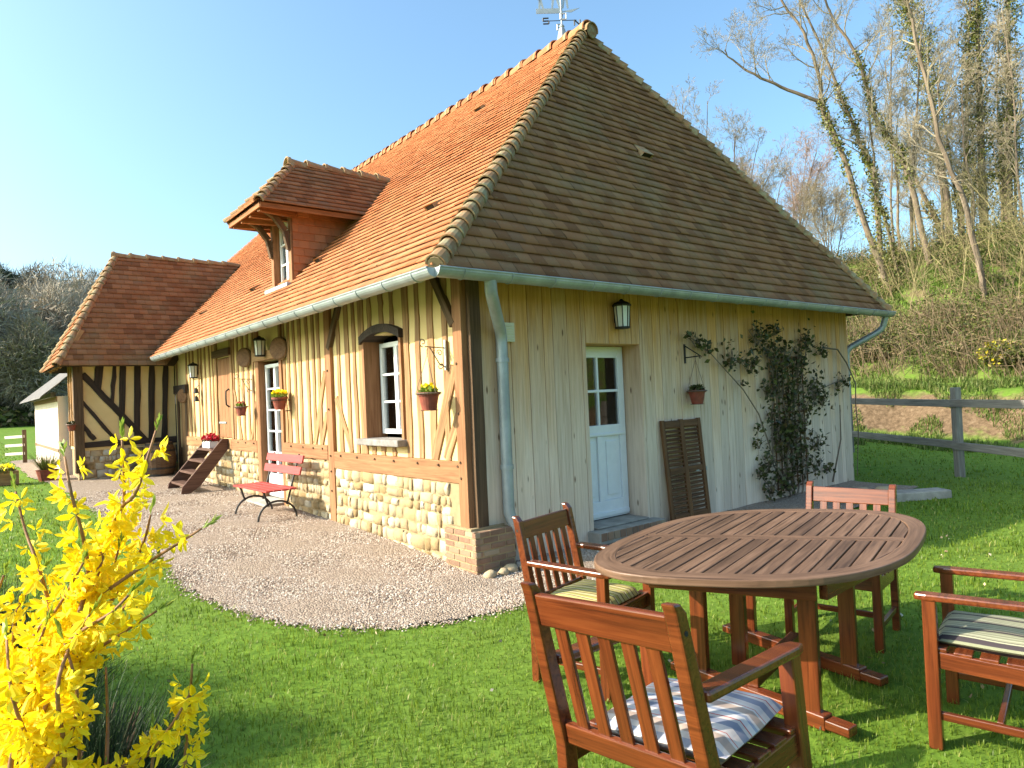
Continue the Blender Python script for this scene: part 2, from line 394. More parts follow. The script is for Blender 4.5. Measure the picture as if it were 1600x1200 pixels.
GEDGE = [(7.6,-1.05),(6.9,-1.2),(5,-1.12),(3,-1.0),(1.8,-.95),(.74,-.97),(.2,-1.12),(-.09,-1.17),(-.35,-1.13),(-.87,-1.05),(-1.32,-.86),(-1.75,-.5),(-2.0,.08),(-2.13,.6),(-2.2,1.2),(-2.18,2.7),(-2.17,4.5),(-2.2,6.8),(-2.3,9.5),(-2.45,12.2),(-2.6,13.2),(-2.6,20),(.5,20),(.5,.3),(7.6,.3)]
def inpoly(P, x, y):
    x = np.asarray(x); y = np.asarray(y); c = np.zeros(x.shape, bool); n = len(P)
    for i in range(n):
        x1, y1 = P[i]; x2, y2 = P[i-1]
        if y1 == y2: continue
        c ^= ((y1 > y) != (y2 > y)) & (x < (x2-x1)*(y-y1)/(y2-y1)+x1)
    return c
def wobx(x, y): return .018*np.sin(x*7+y*3)+.012*np.sin(x*17-y*13)
cs = .04
ax_ = np.arange(-2.8, 7.7, cs); ay_ = np.arange(-1.4, 20, cs)
GX, GY = np.meshgrid(ax_, ay_)
ins = inpoly(GEDGE, GX+wobx(GX, GY), GY+wobx(GY, GX))
ids = np.arange(GX.size).reshape(GX.shape)
ok = ins[:-1,:-1] & ins[1:,1:] & ins[1:,:-1] & ins[:-1,1:]
ok &= ~((GX[:-1,:-1] > .4) & (GY[:-1,:-1] > .3))
F = np.stack([ids[:-1,:-1], ids[:-1,1:], ids[1:,1:], ids[1:,:-1]], -1)[ok]
GZ = g(GX, GY)+.014+.006*np.sin(GX*5)*np.sin(GY*4+GX)
u, inv = np.unique(F.ravel(), return_inverse=True)
kind(npmesh('gravel_yard', np.stack([GX, GY, GZ], -1).reshape(-1, 3)[u], inv.reshape(-1, 4), MAT['gravel'], smooth=True), 'structure')

def pebbles(n, box, rmin, rmax, test, mat, name):
    x = rng.uniform(box[0], box[1], n); y = rng.uniform(box[2], box[3], n)
    d = np.hypot(x-CAM.x, y-CAM.y); k = test(x, y) & (rng.random(n) < np.clip((6.5/d)**2, 0, 1))
    x, y = x[k], y[k]; n = len(x); r = rng.uniform(rmin, rmax, n)*(1+.05*np.hypot(x-CAM.x, y-CAM.y))
    base = np.array([(1,0,0),(0,1,0),(-1,0,0),(0,-1,0),(0,0,.7),(0,0,-.6)])
    P = base[None]*rng.uniform(.7, 1.3, (n, 6, 1))*r[:,None,None]
    a = rng.uniform(0, 6.28, n); ca, sa = np.cos(a)[:,None], np.sin(a)[:,None]
    V = np.stack([x[:,None]+P[...,0]*ca-P[...,1]*sa, y[:,None]+P[...,0]*sa+P[...,1]*ca, (g(x, y)+.012)[:,None]+P[...,2]], -1)
    T = np.array([(0,1,4),(1,2,4),(2,3,4),(3,0,4),(1,0,5),(2,1,5),(3,2,5),(0,3,5)])
    return kind(npmesh(name, V, (T[None]+6*np.arange(n)[:,None,None]).reshape(-1, 3), mat), 'stuff')
tp = NT('pebble'); cp_ = tp.ramp(tp.island(), [(0,(.14,.10,.075)),(.3,(.28,.205,.155)),(.6,(.39,.30,.23)),(.85,(.50,.43,.355)),(1,(.64,.59,.52))]); MAT['pebble'] = tp.done(cp_, .8, spec=.25)
pebbles(300000, (-2.4, 2.2, -1.35, 9), .005, .0105, lambda x, y: inpoly(GEDGE, x+wobx(x, y)+rng.normal(0,.045,x.shape), y+wobx(y, x)+rng.normal(0,.045,x.shape)) & ~((x > -.02) & (y > -.02)), MAT['pebble'], 'loose_gravel')

# ================================================================== FARMHOUSE
W_, ZE, XR, ZR, YA = 7.74, 2.80, 3.87, 7.22, 1.96
EX, EY, EXR = -.56, -.43, 8.30       # eave edges
YF, YFE = 16.0, 18.4
house = thing('farmhouse', 'half-timbered farmhouse with steep orange tiled roof, pale boarded gable and stone base', 'house', (0,0,0))

def tile_slope(name, E0, E1, R0, R1, exp, tw, parent, mat=None, lift=.02):
    """plain tiles in staggered courses on the slope E0-E1 (eave) to R0-R1 (top)"""
    E0, E1, R0, R1 = map(lambda p: np.array(p, float), (E0, E1, R0, R1))
    ud = (E1-E0); EL_ = np.linalg.norm(ud); ud = ud/EL_
    n = np.cross(ud, (R0+R1)/2-(E0+E1)/2); n /= np.linalg.norm(n)
    if n[2] < 0: n = -n
    vd = np.cross(n, ud); vd = vd if vd[2] > 0 else -vd
    H = (R0-E0) @ vd
    l0, l1 = 0.0, (R0-E0) @ ud; r0, r1 = EL_, (R1-E0) @ ud
    rows = int(round(H/exp)); exp = H/rows; V = []; F = []
    for i in range(rows):
        s0 = i*exp-.012; s1 = min((i+1)*exp+.03, H)
        La, Ra = l0+(l1-l0)*max(s0, 0)/H, r0+(r1-r0)*max(s0, 0)/H
        Lb, Rb = l0+(l1-l0)*s1/H, r0+(r1-r0)*s1/H
        lo, hi = min(La, Lb), max(Ra, Rb)
        off = (.5*tw if i % 2 else 0)+random.uniform(-.02, .02)
        k = math.floor((lo-off)/tw); rowj = random.uniform(-.003, .003)
        while off+k*tw < hi:
            a = off+k*tw+.002; b = a+tw-.004; k += 1
            A, B = np.clip([a, b], La, Ra); A2, B2 = np.clip([a, b], Lb, Rb)
            if B-A < .01 and B2-A2 < .01: continue
            j = random.gauss(0, .0014); dz = random.gauss(0, .002); j2 = j+random.gauss(0, .0009)
            h0, h0b, h1 = lift+.033+j, lift+.033+j2, lift-.004
            q = len(V); s = s0+dz+rowj
            for uu, vv, hh in ((A,s,h0),(B,s,h0b),(B2,s1,h1),(A2,s1,h1),(A,s,h0-.017),(B,s,h0b-.017)):
                V.append(E0+ud*uu+vd*vv+n*hh)
            F += [(q,q+1,q+2,q+3),(q+4,q+5,q+1,q),(q+4,q,q+3,q+3),(q+5,q+2,q+1,q+1)]
    o = npmesh(name, V, [f for f in F if f[2] != f[3]], mat or MAT['tile'], parent)
    return o
E0f, E1f = (EX, EY, ZE), (EX, YFE, ZE)
AP, AF = (XR, YA, ZR), (XR, YF, ZR)
roof = MB()
roof.add([(EX+.02,EY+.02,ZE-.01),(EXR-.02,EY+.02,ZE-.01),(EXR-.02,YFE,ZE-.01),(EX+.02,YFE,ZE-.01),(XR,YA,ZR-.01),(XR,YF,ZR-.01)],
         [(0,1,4),(1,2,5,4),(2,3,5),(3,0,4,5)])
roof = roof.build('roof_deck', MAT['roof_under'], house)
front_roof = tile_slope('front_roof', E0f, E1f, AP, AF, .128, .175, house)
front_roof['label'] = 'sunlit orange front slope of the roof'
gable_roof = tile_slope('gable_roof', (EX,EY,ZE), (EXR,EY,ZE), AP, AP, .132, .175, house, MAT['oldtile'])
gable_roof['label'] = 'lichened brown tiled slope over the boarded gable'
tile_slope('back_roof', (EXR,EY,ZE), (EXR,YFE,ZE), AP, AF, .4, .5, house)
tile_slope('far_roof', (EX,YFE,ZE), (EXR,YFE,ZE), AF, AF, .4, .5, house)

def halfround(mb, p0, p1, n, r0, r1, seg=9, spread=3.5, thick=.014):
    """tapering half-round ridge tile from p0 to p1, n = outward normal"""
    p0 = Vector(p0); p1 = Vector(p1); d = (p1-p0).normalized(); n = Vector(n); sd = d.cross(n).normalized(); n = sd.cross(d)
    vs = []
    for p, r in ((p0, r0), (p1, r1)):
        for rr in (r, r-thick):
            for k in range(seg+1):
                a = (k/seg-.5)*spread; vs.append(p+sd*(math.sin(a)*rr)+n*(math.cos(a)*rr))
    m = seg+1; fs = []
    for k in range(seg):
        fs += [(k, k+1, 2*m+k+1, 2*m+k), (m+k+1, m+k, 3*m+k, 3*m+k+1), (k+1, k, m+k, m+k+1), (2*m+k, 2*m+k+1, 3*m+k+1, 3*m+k)]
    mb.add(vs, fs)
def ridge_run(name, p0, p1, n, parent, step=.27, r=.12, mat=None, lift=.0, flare=.022):
    p0 = Vector(p0); p1 = Vector(p1); L = (p1-p0).length; d = (p1-p0)/L; n = Vector(n).normalized(); k = int(L/step); step = L/k
    mb = MB()
    for i in range(k):
        j = Vector((random.uniform(-1,1), random.uniform(-1,1), random.uniform(-1,1)))*.006
        a = p0+d*(i*step-.02)+n*(lift+.006)+j; b = p0+d*((i+1)*step+.03)+n*(lift-.016)+j
        halfround(mb, a, b, n, r+flare, r-.004)
    return mb.build(name, mat or MAT['ridge'], parent, smooth=False)
nf = Vector((-(ZR-ZE), 0, XR-EX)).normalized(); ng = Vector((0, -(ZR-ZE), YA-EY)).normalized(); nb = Vector((ZR-ZE, 0, EXR-XR)).normalized()
ridge_run('hip_tiles', (EX,EY,ZE+.02), AP, nf+ng, house, .165, .08, flare=.016)
ridge_run('hip_tiles', (EXR,EY,ZE+.02), AP, nb+ng, house, .165, .08, flare=.016)
ridge_run('ridge_tiles', (XR,YA-.12,ZR-.02), (XR,YF,ZR-.02), (0,0,1), house, .36, .13, MAT['tile'])
for i in range(38):
    mcol = MB(); y = YA-.1+i*.3705; halfround(mcol, (XR,y-.03,ZR-.015), (XR,y+.035,ZR-.015), (0,0,1), .158, .150); mcol.build('ridge_mortar', MAT['mortar'], house)
halfround_cap = MB(); halfround(halfround_cap, (XR,YA-.20,ZR-.05), (XR,YA+.2,ZR), (0,0,1), .125, .12, 12); halfround_cap.lathe([(.0,-.02),(.112,0)], (XR,YA-.185,ZR-.05), 16, 'y', cap=False)
halfround_cap.build('ridge_end_cap', MAT['ridge'], house)

for e, nn in (((EX,EY,ZE+.02), nf+ng), ((EXR,EY,ZE+.02), nb+ng)):
    p = Vector(e); d = (Vector(AP)-p).normalized(); m = MB(); m.tube([p-d*.015-nn*.0, p+d*.12], [.078,.07], 12); m.build('hip_end_mortar', MAT['mortar'], house)
# small clay vents among the tiles
def vent_tile(p, n, down, s=1.0):
    mb = MB(); p = Vector(p); n = Vector(n).normalized(); d = Vector(down).normalized(); sd = n.cross(d)
    M = Matrix((sd, d, n)).transposed()
    P = lambda a, b, c: p+M @ Vector((a, b, c))*s
    top = [P(-.08,-.14,.02), P(.08,-.14,.02), P(.09,.1,.10), P(-.09,.1,.10), P(-.09,.1,.02), P(.09,.1,.02), P(-.075,.09,.085), P(.075,.09,.085), P(-.075,.09,.02), P(.075,.09,.02), P(-.075,-.06,.03), P(.075,-.06,.03)]
    mb.add(top, [(0,1,2,3),(0,3,4),(1,5,2),(3,2,7,6),(3,6,8,4),(2,5,9,7)])
    o = mb.build('roof_vent', MAT['ridge'], house)
    k = MB(); k.add([P(-.075,.085,.02),P(.075,.085,.02),P(.075,.085,.085),P(-.075,.085,.085)], [(0,1,2,3)]); k.build('vent_opening', MAT['dark'], o)
dnf = (-(XR-EX), 0, -(ZR-ZE)); dng = (0, -(YA-EY), -(ZR-ZE))
for p in ((2.96,3.38,6.33),(.46,1.05,3.84),(.39,3.95,3.77),(.39,6.75,3.78),(.32,9.7,3.70)):
    x = p[0]; z = ZE+(x-EX)*(ZR-ZE)/(XR-EX); vent_tile((x, p[1], z+.0), nf, dnf)
vent_tile((3.57, .705, ZE+(.705-EY)*(ZR-ZE)/(YA-EY)), ng, dng, 1.15)

# ---- walls
def wall_panels(mb, axis, pos, thick, u0, u1, z0, z1, holes):
    us = sorted({u0, u1, *[q for h in holes for q in h[:2] if u0 < q < u1]}); zs = sorted({z0, z1, *[q for h in holes for q in h[2:] if z0 < q < z1]})
    for a, b in zip(us, us[1:]):
        for c, d in zip(zs, zs[1:]):
            m, n = (a+b)/2, (c+d)/2
            if any(h[0] < m < h[1] and h[2] < n < h[3] for h in holes): continue
            if axis == 'x': mb.box((pos+thick/2, m, n), (thick, b-a, d-c))
            else: mb.box((m, pos+thick/2, n), (b-a, thick, d-c))
HW, HF, HH, HS = (1.22,2.05,1.24,2.44), (4.80,5.72,.15,2.40), (7.22,7.98,1.14,2.60), (10.32,10.86,.1,2.05)
fw_ = MB(); wall_panels(fw_, 'x', .016, .24, .06, 11.2, .05, 3.15, [HW, HF, HH, HS]); fw_.build('plaster_infill', MAT['plaster'], house)
bw = MB(); bw.box((.6, 8, 1.4), (.05, 15.6, 2.7)); bw.box((4, .62, 1.4), (7, .05, 2.7)); bw.build('inner_lining', MAT['dark'], house)
rw = MB(); rw.box((W_-.12, 9, 1.35), (.2, 17.7, 2.85)); rw.build('back_wall', MAT['plaster'], house)

# ---- oak frame of the front (each timber its own part)
def stud(y, z0, z1, w=.10, m='timber', tilt=0, name='stud', pr=.0, n=7, jit=.014):
    mb = MB(); mb.beam((.045-pr, y+tilt, z0), (.045-pr, y, z1), w, .09, up=(1,0,0), jit=jit, n=n); mb.build(name, MAT[m], house, bevel=.006)
def rail(y0, y1, z0, z1, m='timber', name='rail', pr=.02):
    mb = MB(); mb.beam((.045-pr, y0, (z0+z1)/2), (.045-pr, y1, (z0+z1)/2), .11, z1-z0, jit=.004, n=6); mb.build(name, MAT[m], house, bevel=.008)
def brace(ya, za, yb, zb, w=.13, m='timber'):
    mb = MB(); mb.beam((.04, ya, za), (.04, yb, zb), w, .085, up=(1,0,0), jit=.008, n=5); mb.build('brace', MAT[m], house, bevel=.006)
rail(.12, 2.97, .845, 1.055, 'oaknew', 'sill_beam'); rail(3.15, 4.72, .94, 1.13, 'oaknew', 'sill_beam'); rail(5.88, 7.2, .94, 1.13, 'oaknew', 'sill_beam'); rail(7.2, 10.25, .95, 1.13, 'timber', 'sill_beam')
rail(.1, 11.2, 3.0, 3.14, 'browntimber', 'wall_plate', .025)
for y, w in ((2.80,.10),(2.56,.11),(2.36,.09),(1.10,.12),(.86,.10),(.60,.11),(.34,.10)):
    stud(y, 1.055, 3.1, w*.92, tilt=random.uniform(-.04, .04))
stud(2.15, 1.055, 3.1, .15); stud(1.93, 2.5, 3.1, .09); stud(1.64, 2.55, 3.1, .10); stud(1.40, 2.5, 3.1, .09)
for y in (1.45, 1.7, 1.93): stud(y, 1.055, 1.16, .09)
for y, w in ((4.66,.09),(4.46,.10),(4.26,.10),(4.04,.11),(3.80,.10),(3.58,.09),(3.40,.10)): stud(y, 1.13, 3.1, w*.88, tilt=random.uniform(-.05, .05))
for y, w in ((6.02,.10),(6.29,.10),(6.54,.10),(6.82,.10),(7.02,.08),(8.3,.10),(8.52,.10),(8.81,.10),(9.06,.10),(9.28,.09),(9.68,.10),(9.94,.10),(10.2,.10)): stud(y, 1.13, 3.1, w*.88, tilt=random.uniform(-.05, .05))
stud(11.02, .3, 3.1, .12)
stud(3.05, .12, 3.1, .17, 'oaknew', name='post', pr=.03, jit=.003); stud(4.755, .15, 3.1, .09, 'oaknew', name='door_post', pr=.02); stud(5.80, .15, 3.1, .14, 'oaknew', name='door_post', pr=.02)
stud(7.14, 1.13, 3.1, .13, 'timber', name='post', pr=.015); stud(8.06, 1.13, 3.1, .13, 'timber', name='post', pr=.015); stud(10.26, .3, 2.2, .14, 'browntimber', name='door_post', pr=.02); stud(10.93, .3, 2.2, .12, 'browntimber', name='door_post', pr=.02)
brace(.62, 1.06, .20, 1.98); brace(.40, 1.06, .16, 1.50, .12); brace(3.62, 1.13, 3.22, 2.1, .10); brace(3.40, 1.13, 3.2, 1.55, .09); brace(2.5, 1.06, 2.9, 1.75, .09); brace(6.7, 1.13, 7.05, 2.0, .09); brace(6.2, 1.13, 5.92, 1.75, .08); brace(9.9,1.13,10.15,2.1,.09)
for y, s in ((3.05, -1), (.13, 1)):    # eave struts from post to plate
    mb = MB(); mb.beam((.0, y+s*.02, 2.38), (.0, y+s*.40, 2.98), .09, .08, up=(1,0,0)); mb.build('eave_strut', MAT['browntimber'], house, bevel=.006)
# corner post: front face honey coloured, gable face in darker wood that paints its shade
mb = MB(); mb.box((.02, .075, 1.82), (.11, .15, 2.80)); mb.build('corner_post', MAT['oaknew'], house, bevel=.006)
mb = MB(); mb.beam((.095, -.005, .42), (.095, -.005, 3.25), .13, .10, up=(0,1,0), jit=.003, n=6); mb.build('corner_post', MAT['browntimber'], house, bevel=.006)
# pegs showing as dark ends on the beams
pg = MB()
for y, z in [(yy, 1.01) for yy in (.15,.5,.9,1.4,1.85,2.3,2.75)]+[(yy, 1.085) for yy in (3.3,3.6,3.95,4.4,6.0,6.4,6.8,7.6,8.2,8.8,9.4)]+[(3.05,z) for z in (.55,.8,1.0,1.6,2.1)]+[(.1,z) for z in (.9,1.05,1.52,2.0)]:
    pg.tube([(-.045, y, z), (.02, y, z+.004)], [.013,.016], 6)
pg.build('peg', MAT['browntimber'], house)

# ---- rubble stone base, real stones bedded in mortar
def rubble(name, mapf, u0, u1, zf, z1, skip=(), hh=.105):
    """mapf(u, z, depth) -> point; courses of rounded stones"""
    V = []; F = []
    gr = np.array([(a, b, c) for a in (-1,0,1) for b in (-1,0,1) for c in (0,1)], float)
    z = -.12; 
    while z < z1:
        h = random.uniform(hh*.75, hh*1.3); h = min(h, z1-z) if z1-z < hh*1.6 else h
        u = u0+random.uniform(-.05, .02)
        while u < u1:
            wd = random.choice([.06,.08,.11,.14,.18,.24])*random.uniform(.8, 1.2); um = u+wd/2
            if not any(s[0] < um < s[1] for s in skip) and z+h > zf(um)-.06 and u+wd < u1+.05:
                jz = random.uniform(-.012, .012); dp = random.uniform(.014, .038)
                q = len(V); rx = wd*random.uniform(.46, .53); rz = h*random.uniform(.45, .54)
                for a, b, c in gr:
                    k = .97 if (a and b) else 1.0
                    k2 = (1 if c == 0 else (.62 if (a or b) else .7))
                    V.append(mapf(um+a*rx*k*(1 if c == 0 else .86)+random.uniform(-.015, .015), z+h/2+jz+b*rz*k*(1 if c == 0 else .86)+random.uniform(-.013, .013), dp*c*(1.0 if not (a and b) else .8)*random.uniform(.75, 1.15)-.01))
                ix = lambda a, b, c: q+((a+1)*3+(b+1))*2+c
                for a in (-1, 0):
                    for b in (-1, 0): F.append((ix(a,b,1), ix(a+1,b,1), ix(a+1,b+1,1), ix(a,b+1,1)))
                for a in (-1, 0): F += [(ix(a,-1,0), ix(a+1,-1,0), ix(a+1,-1,1), ix(a,-1,1)), (ix(a+1,1,0), ix(a,1,0), ix(a,1,1), ix(a+1,1,1))]
                for b in (-1, 0): F += [(ix(-1,b+1,0), ix(-1,b,0), ix(-1,b,1), ix(-1,b+1,1)), (ix(1,b,0), ix(1,b+1,0), ix(1,b+1,1), ix(1,b,1))]
            u += wd+random.uniform(.004, .016)
        z += h+random.uniform(.004, .014)
    o = npmesh(name, V, F, MAT['stone'], house if name == 'stone_base' else None, smooth=False); return o
mbase = MB(); wall_panels(mbase, 'x', -.012, .05, .1, 2.97, -.1, .85, []); wall_panels(mbase, 'x', -.012, .05, 3.12, 10.3, -.1, .95, [HF]); mbase.build('mortar_base', MAT['mortar'], house)
rubble('stone_base', lambda u, z, d: (-.012-d, u, z), .33, 2.96, lambda u: gz(0, u), .845)
rubble('stone_base', lambda u, z, d: (-.012-d, u, z), 3.14, 4.68, lambda u: gz(0, u), .94)
rubble('stone_base', lambda u, z, d: (-.012-d, u, z), 5.87, 10.25, lambda u: gz(0, u), .94)
# brick pier under the corner post and brick course along the foot
def bricks(name, mapf, u0, u1, z0, z1, par, L=.17, h=.047, gap=.014):
    mb = MB(); z = z0; r = 0
    while z+h <= z1+.001:
        u = u0-(L/2 if r % 2 else 0)
        while u < u1:
            a, b = max(u, u0), min(u+L, u1)
            if b-a > .03:
                d = random.uniform(0, .006); mb.prism([mapf(a,z,d), mapf(b,z,d), mapf(b,z+h,d), mapf(a,z+h,d)], Vector(mapf(a,z,-.05))-Vector(mapf(a,z,d)))
            u += L+gap
        z += h+gap; r += 1
    return mb.build(name, MAT['brick'], par, bevel=.004)
pr_ = MB(); pr_.box((.155, .10, .2), (.46, .50, .42)); pr_.box((.14, .14, .42), (.40, .40, .03)); pr_.build('pier_mortar', MAT['mortar'], house)
bricks('brick_pier', lambda u, z, d: (-.078-d, u, z), -.16, .36, .0, .42, house)
bricks('brick_pier', lambda u, z, d: (u, -.153-d, z), -.085, .39, .0, .42, house)
bricks('brick_course', lambda u, z, d: (-.03-d, u, z), 3.0, 4.7, .06, .22, house)

# ---- boarded gable
DX0, DX1, DT = 1.60, 2.50, 2.21
x = .165; 
cl = MB()
while x < W_-.02:
    wd = random.choice([.13,.15,.17,.19,.21,.23]); x1 = min(x+wd, W_)
    if W_-x1 < .06: x1 = W_
    lip = random.uniform(0, .006); zb = gz(x, 0)-.02+random.uniform(0, .02)
    segs = [(zb, 3.3)] 
    if x1 > DX0+.01 and x < DX1-.01:
        cuts = []
        if x < DX0: cuts.append((x, DX0, zb, 3.3))
        cuts.append((max(x, DX0), min(x1, DX1), DT, 3.3))
        if x1 > DX1: cuts.append((DX1, x1, zb, 3.3))
    else: cuts = [(x, x1, zb, 3.3)]
    for a, b, c, d in cuts:
        if b-a > .012: cl.box(((a+b)/2, -.012-lip, (c+d)/2), (b-a-.006, .026, d-c))
    x = x1
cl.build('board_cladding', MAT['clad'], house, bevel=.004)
# cover strips over some joints
cs_ = MB(); cb = MB(); cb.box(((.15+DX0)/2, .03, 1.62), (DX0-.15, .04, 3.34)); cb.box(((W_+DX1)/2, .03, 1.62), (W_-DX1, .04, 3.34)); cb.box(((DX0+DX1)/2, .03, (DT+3.29)/2), (DX1-DX0, .04, 3.29-DT)); cb.build('board_backing', MAT['browntimber'], house)
rv = MB(); rv.box((DX1+.009, .14, (DT+.1)/2), (.024, .325, DT-.02)); rv.box((DX0-.009, .14, (DT+.1)/2), (.024, .325, DT-.02)); rv.box(((DX0+DX1)/2, .14, DT+.009), (DX1-DX0+.04, .325, .024)); rv.build('door_reveal', MAT['clad'], house, bevel=.003)
# white half-glazed door in the gable
gd = MB(); yd = .26
dx0, dx1, dz0, dz1 = DX0+.0, DX1-.02, .20, DT-.01
for a, b, c, d, t in ((dx0, dx0+.10, dz0, dz1, .05), (dx1-.10, dx1, dz0, dz1, .05), (dx0+.1, dx1-.1, dz1-.13, dz1, .05), (dx0+.1, dx1-.1, dz0, dz0+.20, .05), (dx0+.1, dx1-.1, 1.15, 1.28, .05)):
    gd.box(((a+b)/2, yd, (c+d)/2), (b-a, t, d-c))
for a, b in ((dx0+.1, (dx0+dx1)/2-.05), ((dx0+dx1)/2+.05, dx1-.1)):
    gd.box(((a+b)/2, yd+.012, (dz0+.2+1.15)/2), (b-a, .025, .75)); gd.box(((a+b)/2, yd-.004, (dz0+.2+1.15)/2), (b-a-.10, .025, .63))
gd.box(((dx0+dx1)/2, yd, (dz0+.2+1.15)/2), (.10, .05, .75)); gd.box(((dx0+dx1)/2, yd-.03, 1.17), (dx1-dx0-.04, .02, .03)); gd.box(((dx0+dx1)/2, yd-.035, dz0+.05), (dx1-dx0-.04, .03, .05))
gdoor = gd.build('door', MAT['white'], house, bevel=.005); gdoor['label'] = 'white half-glazed door in the boarded gable'
gl = MB(); gl.box(((dx0+dx1)/2, yd+.005, 1.68), (dx1-dx0-.2, .006, .8)); gl.build('door_glass', MAT['glass'], gdoor)
mu = MB(); mu.box(((dx0+dx1)/2, yd-.006, 1.68), (.03, .03, .80)); mu.box(((dx0+dx1)/2, yd-.0055, 1.68), (dx1-dx0-.2, .028, .03)); mu.build('glazing_bars', MAT['white'], gdoor, bevel=.003)
hd = MB(); hd.tube([(dx0+.05, yd-.03, 1.12), (dx0+.05, yd-.07, 1.12), (dx0+.16, yd-.07, 1.12)], .01, 8); hd.box((dx0+.05, yd-.03, 1.1), (.035, .012, .2)); hd.build('handle', MAT['zinc'], gdoor)
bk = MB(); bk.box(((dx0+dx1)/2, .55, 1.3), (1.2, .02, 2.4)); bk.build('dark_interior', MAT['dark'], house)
ct = MB()
n = 15
vs = []; fs = []
for i in range(n):
    t = i/(n-1); zt = 2.05; zb_ = 1.34+.45*(1-t)**.7 if False else 1.32
    xx0 = dx0+.12; wd = .62
    for j in range(8):
        s = j/7; z = zt-(zt-zb_)*s; xx = xx0+wd*t*(1-.72*s**1.1)
        vs.append((xx, .295+.010*math.sin(t*26), z))
for i in range(n-1):
    for j in range(7): fs.append((i*8+j, (i+1)*8+j, (i+1)*8+j+1, i*8+j+1))
ct.add(vs, fs); ct.build('curtain', MAT['curtain'], gdoor, smooth=True, fix=False)
# doorstep of bricks with a worn slab
st = MB(); st.box(((DX0+DX1)/2+.0, -.01, .10), (1.10, .40, .13)); st.box((2.05, .1, .178), (.86, .34, .02)); st.build('doorstep', MAT['concrete'], house, bevel=.01)
bricks('doorstep_bricks', lambda u, z, d: (u, -.215-d, z), 1.52, 2.62, .075, .17, house, L=.085, h=.085)

# ---- windows and doors of the front
def casement(y0, y1, z0, z1, xf, cols, rows, name, lab, solid=0, fr=.055, halves=2):
    mb = MB(); t = .05
    mb.box((xf, y0+fr/2, (z0+z1)/2), (t, fr, z1-z0)); mb.box((xf, y1-fr/2, (z0+z1)/2), (t, fr, z1-z0)); mb.box((xf, (y0+y1)/2, z1-fr/2), (t, y1-y0-2*fr, fr)); mb.box((xf, (y0+y1)/2, z0+(fr+solid)/2), (t, y1-y0-2*fr, fr+solid))
    if halves == 2: mb.box((xf-.008, (y0+y1)/2, (z0+z1)/2), (t, .075, z1-z0-2*fr+.01))
    o = mb.build(name, MAT['white'], house, bevel=.005); o['label'] = lab
    gg = MB(); gg.box((xf+.01, (y0+y1)/2, (z0+solid+z1)/2), (.006, y1-y0-2*fr, z1-z0-2*fr-solid)); gg.build('pane', MAT['glass'], o)
    br = MB(); zz0 = z0+fr+solid; zz1 = z1-fr
    for r in range(1, rows): z = zz0+(zz1-zz0)*r/rows; br.box((xf-.006, (y0+y1)/2, z), (.03, y1-y0-2*fr, .026))
    for hf in range(halves):
        a = y0+fr+(y1-y0-2*fr)*hf/halves; b = y0+fr+(y1-y0-2*fr)*(hf+1)/halves
        for c in range(1, cols): br.box((xf-.007, a+(b-a)*c/cols, (zz0+zz1)/2), (.03, .024, zz1-zz0))
    br.build('glazing_bars', MAT['white'], o, bevel=.003)
    return o
wn1 = casement(1.24, 2.02, 1.29, 2.36, .20, 1, 3, 'window', 'white small-paned window under curved oak lintel')
fd = casement(4.83, 5.70, .26, 2.34, .11, 1, 5, 'french_window', 'tall white small-paned glazed door', solid=.30)
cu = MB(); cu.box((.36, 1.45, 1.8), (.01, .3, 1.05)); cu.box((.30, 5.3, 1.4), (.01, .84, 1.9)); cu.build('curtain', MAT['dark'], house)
lm = MB()                                    # curved oak lintel over the window
for i in range(8):
    a0 = (i/8-.5); a1 = ((i+1)/8-.5); f = lambda a: 2.515-.42*a*a
    y0_, y1_ = 1.635+a0*.95, 1.635+a1*.95
    lm.add([(-.05,y0_,f(a0)-.055),(-.05,y1_,f(a1)-.055),(-.05,y1_,f(a1)+.035),(-.05,y0_,f(a0)+.035),(.24,y0_,f(a0)-.055),(.24,y1_,f(a1)-.055),(.24,y1_,f(a1)+.035),(.24,y0_,f(a0)+.035)],
           [(0,1,2,3),(4,7,6,5),(0,4,5,1),(3,2,6,7)]+([(0,3,7,4)] if i == 0 else [])+([(1,5,6,2)] if i == 7 else []))
lm.build('window_lintel', MAT['darktimber'], house)
for yy in (2.068, 1.202): rv = MB(); rv.box((.115, yy, 1.84), (.27, .05, 1.2)); rv.build('window_reveal', MAT['oaknew'], house, bevel=.004)
sl = MB(); sl.box((.04, 1.64, 1.21), (.32, .98, .075)); sl.build('window_sill', MAT['slate'], house, bevel=.012)
for yy in (5.735, 4.79): rv = MB(); rv.box((.135, yy, 1.28), (.30, .05, 2.25)); rv.build('door_reveal', MAT['oaknew'], house, bevel=.004)
rail(4.70, 5.88, 2.40, 2.54, 'timber', 'door_lintel', .04)
db = MB(); db.box((-.05, 5.27, .16), (.5, .95, .16)); db.build('door_threshold', MAT['concrete'], house, bevel=.015)
